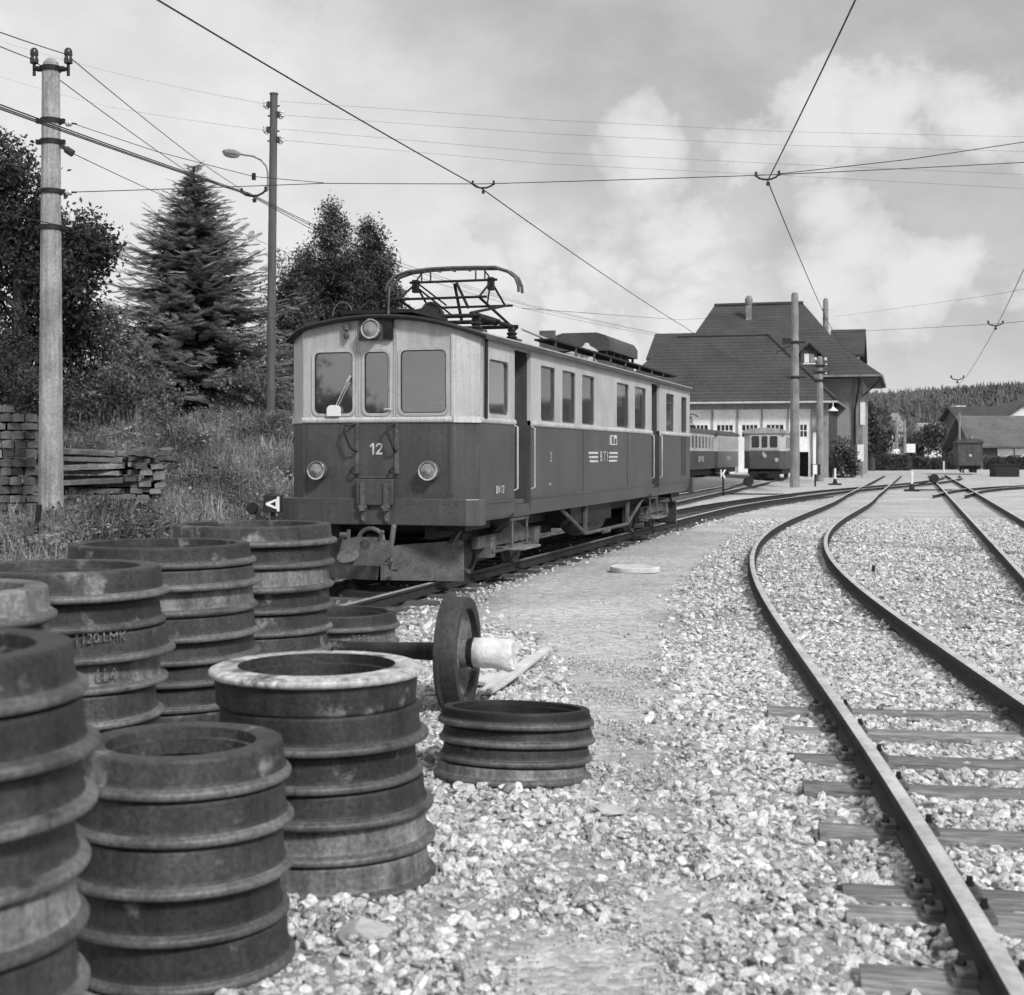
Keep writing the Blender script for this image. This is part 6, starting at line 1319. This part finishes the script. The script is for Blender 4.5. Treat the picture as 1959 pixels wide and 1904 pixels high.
def leafy(name, label, cat, lobes, Y, protos, dens=14, scale=1.0, trunk=None, group=None, fill=.35, bias=0.0, drop=.12):
    c0 = at(trunk[0] if trunk else lobes[0][0], 868, Y); bz = float(gh(c0.x, c0.y)) if c0.y < 60 else 0
    t_ = thing(name, label, cat, (c0.x, c0.y, bz), group=group)
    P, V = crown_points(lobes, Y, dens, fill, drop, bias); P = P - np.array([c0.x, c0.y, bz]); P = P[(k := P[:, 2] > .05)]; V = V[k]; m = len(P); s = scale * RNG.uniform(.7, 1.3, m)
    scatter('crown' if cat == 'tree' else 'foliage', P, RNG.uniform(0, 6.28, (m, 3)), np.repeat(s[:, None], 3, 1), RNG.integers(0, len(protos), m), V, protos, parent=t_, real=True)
    if trunk:
        top = at(trunk[0], trunk[1], Y).z - bz; q = MB(); w_ = trunk[2]; q.tube([(0, 0, -.3), (.05, 0, top * .4), (-.05, .05, top * .75), (0, 0, top)], [w_, w_ * .75, w_ * .5, w_ * .1], 10); q.build('trunk', m_bark, t_)
        q = MB(); rr = random.Random(int(trunk[0]) + 9999)
        for k in range(12):
            a = rr.uniform(0, 6.28); h = top * rr.uniform(.3, .8); ln = top * rr.uniform(.08, .17); q.tube([(0, 0, h), (math.cos(a) * ln * .5, math.sin(a) * ln * .5, h + ln * .35), (math.cos(a) * ln, math.sin(a) * ln, h + ln * .8)], [w_ * .3, w_ * .2, w_ * .06], 6)
        q.build('limb', m_bark, t_)
    return t_
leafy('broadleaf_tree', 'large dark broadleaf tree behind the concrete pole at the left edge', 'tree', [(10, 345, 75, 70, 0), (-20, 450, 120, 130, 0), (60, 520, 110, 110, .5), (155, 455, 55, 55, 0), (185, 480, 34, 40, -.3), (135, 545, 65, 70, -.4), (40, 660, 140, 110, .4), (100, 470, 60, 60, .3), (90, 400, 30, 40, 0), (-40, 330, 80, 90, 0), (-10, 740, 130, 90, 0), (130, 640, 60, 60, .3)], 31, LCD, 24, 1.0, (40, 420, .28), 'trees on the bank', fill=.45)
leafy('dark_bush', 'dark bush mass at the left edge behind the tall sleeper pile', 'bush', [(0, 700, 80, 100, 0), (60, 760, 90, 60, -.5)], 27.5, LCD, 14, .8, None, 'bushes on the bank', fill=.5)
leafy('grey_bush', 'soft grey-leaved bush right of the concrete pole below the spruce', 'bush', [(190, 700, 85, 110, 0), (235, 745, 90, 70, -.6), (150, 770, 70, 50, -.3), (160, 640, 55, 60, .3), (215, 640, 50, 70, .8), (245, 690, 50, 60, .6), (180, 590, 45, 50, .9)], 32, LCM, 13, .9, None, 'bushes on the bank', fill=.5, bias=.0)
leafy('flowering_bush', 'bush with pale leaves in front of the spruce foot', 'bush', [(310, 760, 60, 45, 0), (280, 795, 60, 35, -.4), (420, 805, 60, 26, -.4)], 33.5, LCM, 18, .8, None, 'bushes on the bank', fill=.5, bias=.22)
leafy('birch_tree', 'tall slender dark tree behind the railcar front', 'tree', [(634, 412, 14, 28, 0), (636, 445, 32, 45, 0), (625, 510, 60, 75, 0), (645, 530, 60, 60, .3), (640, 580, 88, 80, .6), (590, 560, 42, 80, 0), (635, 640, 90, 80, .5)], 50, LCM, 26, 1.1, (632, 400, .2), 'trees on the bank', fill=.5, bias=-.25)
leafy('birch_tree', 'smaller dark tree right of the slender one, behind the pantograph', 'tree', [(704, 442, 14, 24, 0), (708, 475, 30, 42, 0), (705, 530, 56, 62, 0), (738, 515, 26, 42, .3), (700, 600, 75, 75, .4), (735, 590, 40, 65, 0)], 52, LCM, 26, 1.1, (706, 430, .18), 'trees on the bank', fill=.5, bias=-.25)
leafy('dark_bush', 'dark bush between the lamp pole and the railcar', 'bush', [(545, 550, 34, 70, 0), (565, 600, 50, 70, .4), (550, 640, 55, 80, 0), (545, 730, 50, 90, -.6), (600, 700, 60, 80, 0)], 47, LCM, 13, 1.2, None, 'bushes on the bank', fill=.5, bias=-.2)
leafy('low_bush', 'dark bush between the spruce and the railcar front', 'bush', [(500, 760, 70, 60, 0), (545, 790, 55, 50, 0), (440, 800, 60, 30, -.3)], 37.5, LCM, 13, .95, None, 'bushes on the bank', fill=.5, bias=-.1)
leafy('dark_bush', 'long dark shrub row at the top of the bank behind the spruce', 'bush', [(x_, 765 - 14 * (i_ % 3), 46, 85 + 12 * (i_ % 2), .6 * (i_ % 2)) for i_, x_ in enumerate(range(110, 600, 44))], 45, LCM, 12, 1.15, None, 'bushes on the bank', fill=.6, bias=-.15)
# spruce: trunk, drooping boughs, needle sprays
def spray(i):
    rr = random.Random(i + 300); s = MB()
    def needles(p, d, ln, wd):
        for k in range(4):
            t_ = k / 4; c = p + d * ln * t_; sd = d.cross(Vector((0, 0, 1))).normalized()
            for q_ in (-1, 1):
                e = (sd * q_ * rr.uniform(.6, 1) + d * .5 + Vector((0, 0, rr.uniform(-.35, .25)))).normalized() * wd * (1 - .5 * t_)
                s.add([c - d * .010, c + e * .5 + Vector((0, 0, .018)), c + e, c + e * .5 - Vector((0, 0, .010)) + d * .03], [(0, 1, 2, 3)])
    ax = Vector((0, 1, 0))
    for k in range(7):
        t_ = k / 7.0; p = Vector((0, t_, -.18 * t_ * t_ + (.10 * max(0, t_ - .6)))); ln = .42 * (1 - .65 * t_)
        for q_ in (-1, 1):
            d = Vector((q_ * .8, .62, rr.uniform(-.25, -.02))).normalized(); needles(p, d, ln * rr.uniform(.7, 1.15), .12)
    needles(Vector((0, .5, -.04)), Vector((0, 1, .10)).normalized(), .5, .09); needles(Vector((0, 0, 0)), ax, .55, .09)
    return proto('spray_shape', s, m_needle, 0)
SPR = [spray(i) for i in range(4)]
SY = 41.0; ap_, ft_ = at(371, 322, SY), at(385, 830, SY); bz = float(gh(ft_.x, ft_.y)); sp0 = Vector((ap_.x, SY, bz)); SH = ap_.z - bz
spruce = thing('spruce_tree', 'tall pointed conifer with layered drooping boughs, left of the lamp pole', 'tree', sp0, group='trees on the bank')
MB().tube([(0, 0, -.3), (0, 0, SH * .5), (0, 0, SH - .1), (0, 0, SH)], [.22, .13, .03, .01], 10).build('trunk', m_bark, spruce)
P, RT, S, V = [], [], [], []; rr = random.Random(11); bl = MB()
z = SH - .12; lev = 0
while z > .25:
    f_ = 1 - z / SH; Rr = (.06 + 4.35 * f_ ** .88); nb_ = int(7 + 13 * f_ ** .5 + rr.random() * 2); a0 = rr.uniform(0, 6.28)
    for b in range(nb_):
        a = a0 + b * 6.283 / nb_ + rr.uniform(-.25, .25); ln = Rr * rr.uniform(.55, 1.2) * (1.12 if math.cos(a) > .3 and f_ > .6 else 1); zz_ = z + rr.uniform(-.16, .16)
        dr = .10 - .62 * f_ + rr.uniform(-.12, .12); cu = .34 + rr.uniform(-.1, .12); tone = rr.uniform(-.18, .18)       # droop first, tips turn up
        def hgt(k): return zz_ + ln * (dr * k + cu * k * k * k * .8)
        bl.tube([(math.cos(a) * ln * k, math.sin(a) * ln * k, hgt(k)) for k in (0, .4, .75, 1)], [.024, .018, .012, .004], 4, cap=False)
        k = .10 if ln > .5 else .3
        while k < 1.02:
            r_ = ln * k; sl = dr + 2.4 * cu * k * k; base_s = min(.58, .17 + .22 * ln) * (1.1 - .45 * k)
            for jt in ((-.75, .75) if k < .9 else (0,)):
                a2 = a + jt * rr.uniform(.6, 1.2)
                P.append((math.cos(a) * r_, math.sin(a) * r_, hgt(k) + rr.uniform(-.03, .03))); RT.append((math.atan(sl) * .7 + rr.uniform(-.25, .3), rr.uniform(-.45, .45), a2 - math.pi / 2)); S.append(base_s * rr.uniform(.75, 1.3))
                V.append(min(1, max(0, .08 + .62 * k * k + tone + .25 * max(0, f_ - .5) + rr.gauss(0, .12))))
            k += .15 / max(ln, .6) + .06
    z -= .17 + .10 * f_; lev += 1
for k in range(7): P.append((rr.uniform(-.05, .05), 0, SH - .55 + .08 * k)); RT.append((R(78), rr.uniform(-.3, .3), rr.uniform(0, 6))); S.append(.30 - .02 * k); V.append(.3)
print('spruce sprays', len(P))
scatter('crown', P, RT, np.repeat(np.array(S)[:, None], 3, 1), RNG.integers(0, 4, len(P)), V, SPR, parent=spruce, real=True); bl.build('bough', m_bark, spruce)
# picket fence at the top of the bank
fe = thing('picket_fence', 'low worn picket fence at the top of the grassy bank', 'fence', (0, 0, 0)); rr = random.Random(8); n = 34
for k in range(n):
    p = at(132 + k * 4.6 + rr.uniform(-1, 1), 830, 31.5); z = float(gh(p.x, p.y)); h = rr.uniform(.62, .85); q = MB(); q.bb(-.018, .018, -.01, .01, -.1, h); q.build('picket', m_pilewood, fe, (p.x, p.y, z), (rr.uniform(-.1, .1), rr.uniform(-.12, .12), 0), smooth=0)
for zz_ in (.35, .6):
    a, b = at(130, 830, 31.55), at(288, 830, 31.55); q = MB(); q.bar((a.x, a.y, float(gh(a.x, a.y)) + zz_), (b.x, b.y, float(gh(b.x, b.y)) + zz_), .02, .04); q.build('fence_rail', m_pilewood, fe)
for px_, dep_, lobes_, lab_ in ((0, 0, [(0, 0, 2.6, 3.2, 4.2), (1.6, .4, 1.8, 2.2, 3.4), (-1.7, 0, 1.7, 2.4, 3.6), (.3, 0, 1.6, 1.8, 6.6)], 'unseen broad tree added behind the photographer to shape windscreen reflections'), (1, 0, [(0, 0, 1.3, 1.3, 1.9), (1.3, 0, 1.0, 1.0, 1.4), (-.9, 0, .8, .9, 2.6)], 'unseen round bush added behind the photographer to shape windscreen reflections')):  # unseen tree and bush added to give the windscreens dark reflections
    bx_, by_ = ((-27.0, -9.0), (-20.9, -8.0))[px_]; t_ = thing('reflection_tree', lab_, 'tree', (bx_, by_, 0), group='unseen trees added for reflections'); P_, V_ = [], []
    for lx, ly, ra, rb, lz in lobes_:
        n = int(70 * ra * rb); d_ = RNG.normal(size=(n, 3)); d_ /= np.linalg.norm(d_, axis=1)[:, None]; P_.append(d_ * RNG.uniform(.5, 1, n)[:, None] * np.array([ra, ra, rb]) + np.array([lx, ly, lz])); V_.append(np.clip(.3 + .3 * d_[:, 2] + RNG.normal(0, .15, n), 0, 1))
    P_ = np.vstack(P_); V_ = np.concatenate(V_); n = len(P_); scatter('crown', P_, RNG.uniform(0, 6.28, (n, 3)), np.full((n, 3), .55), RNG.integers(0, 3, n), V_, LCF, parent=t_, real=True)
    MB().tube([(0, 0, -.2), (.1, 0, 2), (0, .1, 4.5)], [.25, .18, .08], 10).build('trunk', m_bark, t_)
# hedges and bushes by the depot and village
leafy('ivy_bush', 'dark climbing bush against the depot side wall', 'bush', [(1615, 870, 18, 42, 0), (1606, 885, 12, 25, -.5), (1628, 880, 14, 30, 1)], 93, LCF, 5, .55, None, 'bushes beyond the yard', fill=.5, bias=-.25)
def hedge(label, x0, x1, y0, y1, Y):
    a, b = at(x0, y0, Y), at(x1, y1, Y); n = int((b.x - a.x) * 55) + 60; t_ = thing('trimmed_hedge', label, 'hedge', ((a.x + b.x) / 2, Y, 0), group='hedges beyond the yard'); w_ = b.x - a.x; h = a.z
    P = np.c_[RNG.uniform(-w_ / 2, w_ / 2, n), RNG.uniform(-.5, .5, n), RNG.uniform(.05, h, n)]; scatter('foliage', P, RNG.uniform(0, 6.28, (n, 3)), np.full((n, 3), .45), RNG.integers(0, 3, n), np.clip(RNG.normal(.22, .15, n), 0, 1), LCF, parent=t_, real=True)
    MB().bb(-w_ / 2, w_ / 2, -.35, .35, 0, h - .15).build('hedge_core', m_bark, t_)
hedge('tall trimmed hedge right of the depot', 1660, 1738, 872, 904, 132); hedge('low trimmed hedge left of the goods wagon', 1740, 1830, 878, 895, 140); hedge('long low hedge behind the tub at the right edge', 1884, 2000, 876, 893, 140)
for i, (lobes, Y, lab) in enumerate((([(1690, 835, 28, 35, 0), (1670, 850, 22, 30, 0)], 152, 'leafy tree behind the tall trimmed hedge'), ([(1765, 840, 34, 32, 0), (1795, 835, 30, 28, 0), (1740, 850, 28, 26, 0)], 172, 'wide dark bush left of the goods wagon'), ([(1825, 850, 24, 25, 0)], 165, 'round dark bush above the goods wagon'), ([(1688, 790, 9, 26, 0), (1692, 815, 12, 20, 0)], 165, 'slim dark conifer right of the depot'), ([(1668, 800, 10, 40, 0), (1672, 840, 14, 30, 0)], 128, 'dark bush at the depot corner'))):
    leafy('village_tree', lab, 'tree', lobes, Y, LCF, 2.6, 1.0, (lobes[0][0], lobes[0][1], .3), 'trees beyond the yard', fill=.5, bias=-.1)
# wooded hill
q = MB(); xsH = np.linspace(-300, 900, 61); rowsH = [(560, -2), (640, 14), (740, 28), (860, 40), (1000, 44), (1300, 25)]
for Y, h in rowsH: q.v += [(x, Y, h * (1 + .10 * math.sin(x * .006 + 1) + .05 * math.sin(x * .023)) * (.75 + .25 * ss(x, 100, 420))) for x in xsH]
nxh = len(xsH); q.f = [(j * nxh + i, j * nxh + i + 1, (j + 1) * nxh + i + 1, (j + 1) * nxh + i) for j in range(len(rowsH) - 1) for i in range(nxh - 1)]; q.mi = [0] * len(q.f)
hill = tag(q.build('hill', MAT('hill_meadow', .10, .95, var=.4, scale=.02, fine=.3, fscale=.2, bump=0), smooth=180), kind='structure')
def fir(i):
    rr = random.Random(i + 700); s = MB()
    for k in range(5):
        r_, z0 = 2.1 * (1 - k / 5.6), .8 + k * 1.9; n = 9; ring = [(r_ * rr.uniform(.7, 1.2) * math.cos(j * 6.283 / n), r_ * rr.uniform(.7, 1.2) * math.sin(j * 6.283 / n), z0 + rr.uniform(-.3, .3)) for j in range(n)]
        s.add(ring + [(0, 0, z0 + 3.2)], [(j, (j + 1) % n, n) for j in range(n)])
    return proto('fir_shape', s, m_fir, 0)
m_fir = inst_mat('far_firs', .08, .20, .9, nscale=.5, var=.25, bump=0)  # foliage greys lifted to paint distance haze into the wood
def rnd_tree(i):
    rr = random.Random(i + 900); s = MB()
    for k in range(70):
        d = Vector((rr.gauss(0, 1), rr.gauss(0, 1), rr.gauss(0, 1))).normalized(); c = Vector((d.x * 2.4, d.y * 2.4, 4.6 + d.z * 3.0)); u = Vector((rr.gauss(0, 1), rr.gauss(0, 1), rr.gauss(0, 1))).normalized(); v = u.cross(d).normalized(); s.add([c - u * .9, c + v * .8, c + u * .9, c - v * .8], [(0, 1, 2, 3)])
    return proto('round_shape', s, m_fir, 0)
FIRS = [fir(i) for i in range(4)] + [rnd_tree(i) for i in range(2)]
n = 9000; x = RNG.uniform(120, 520, n); y = RNG.uniform(575, 1010, n); hz_h = np.array([w_[1] for w_ in rowsH]); ry = np.array([w_[0] for w_ in rowsH])
z = np.interp(y, ry, hz_h) * (1 + .10 * np.sin(x * .006 + 1) + .05 * np.sin(x * .023)) * (.75 + .25 * ss(x, 100, 420)); s = RNG.uniform(.30, .58, n)
tag(scatter('far_wood', np.c_[x, y, z - .5], np.c_[np.zeros(n), np.zeros(n), RNG.uniform(0, 6.28, n)], np.c_[s, s, s * RNG.uniform(.8, 1.25, n)], RNG.choice(6, n, p=[.14, .14, .14, .14, .22, .22]), np.clip(.45 + .2 * np.sin(x * .05) * np.sin(y * .02) + RNG.normal(0, .2, n), 0, 1), FIRS), 'wooded hillside on the horizon right of the depot', 'wood', kind='stuff')
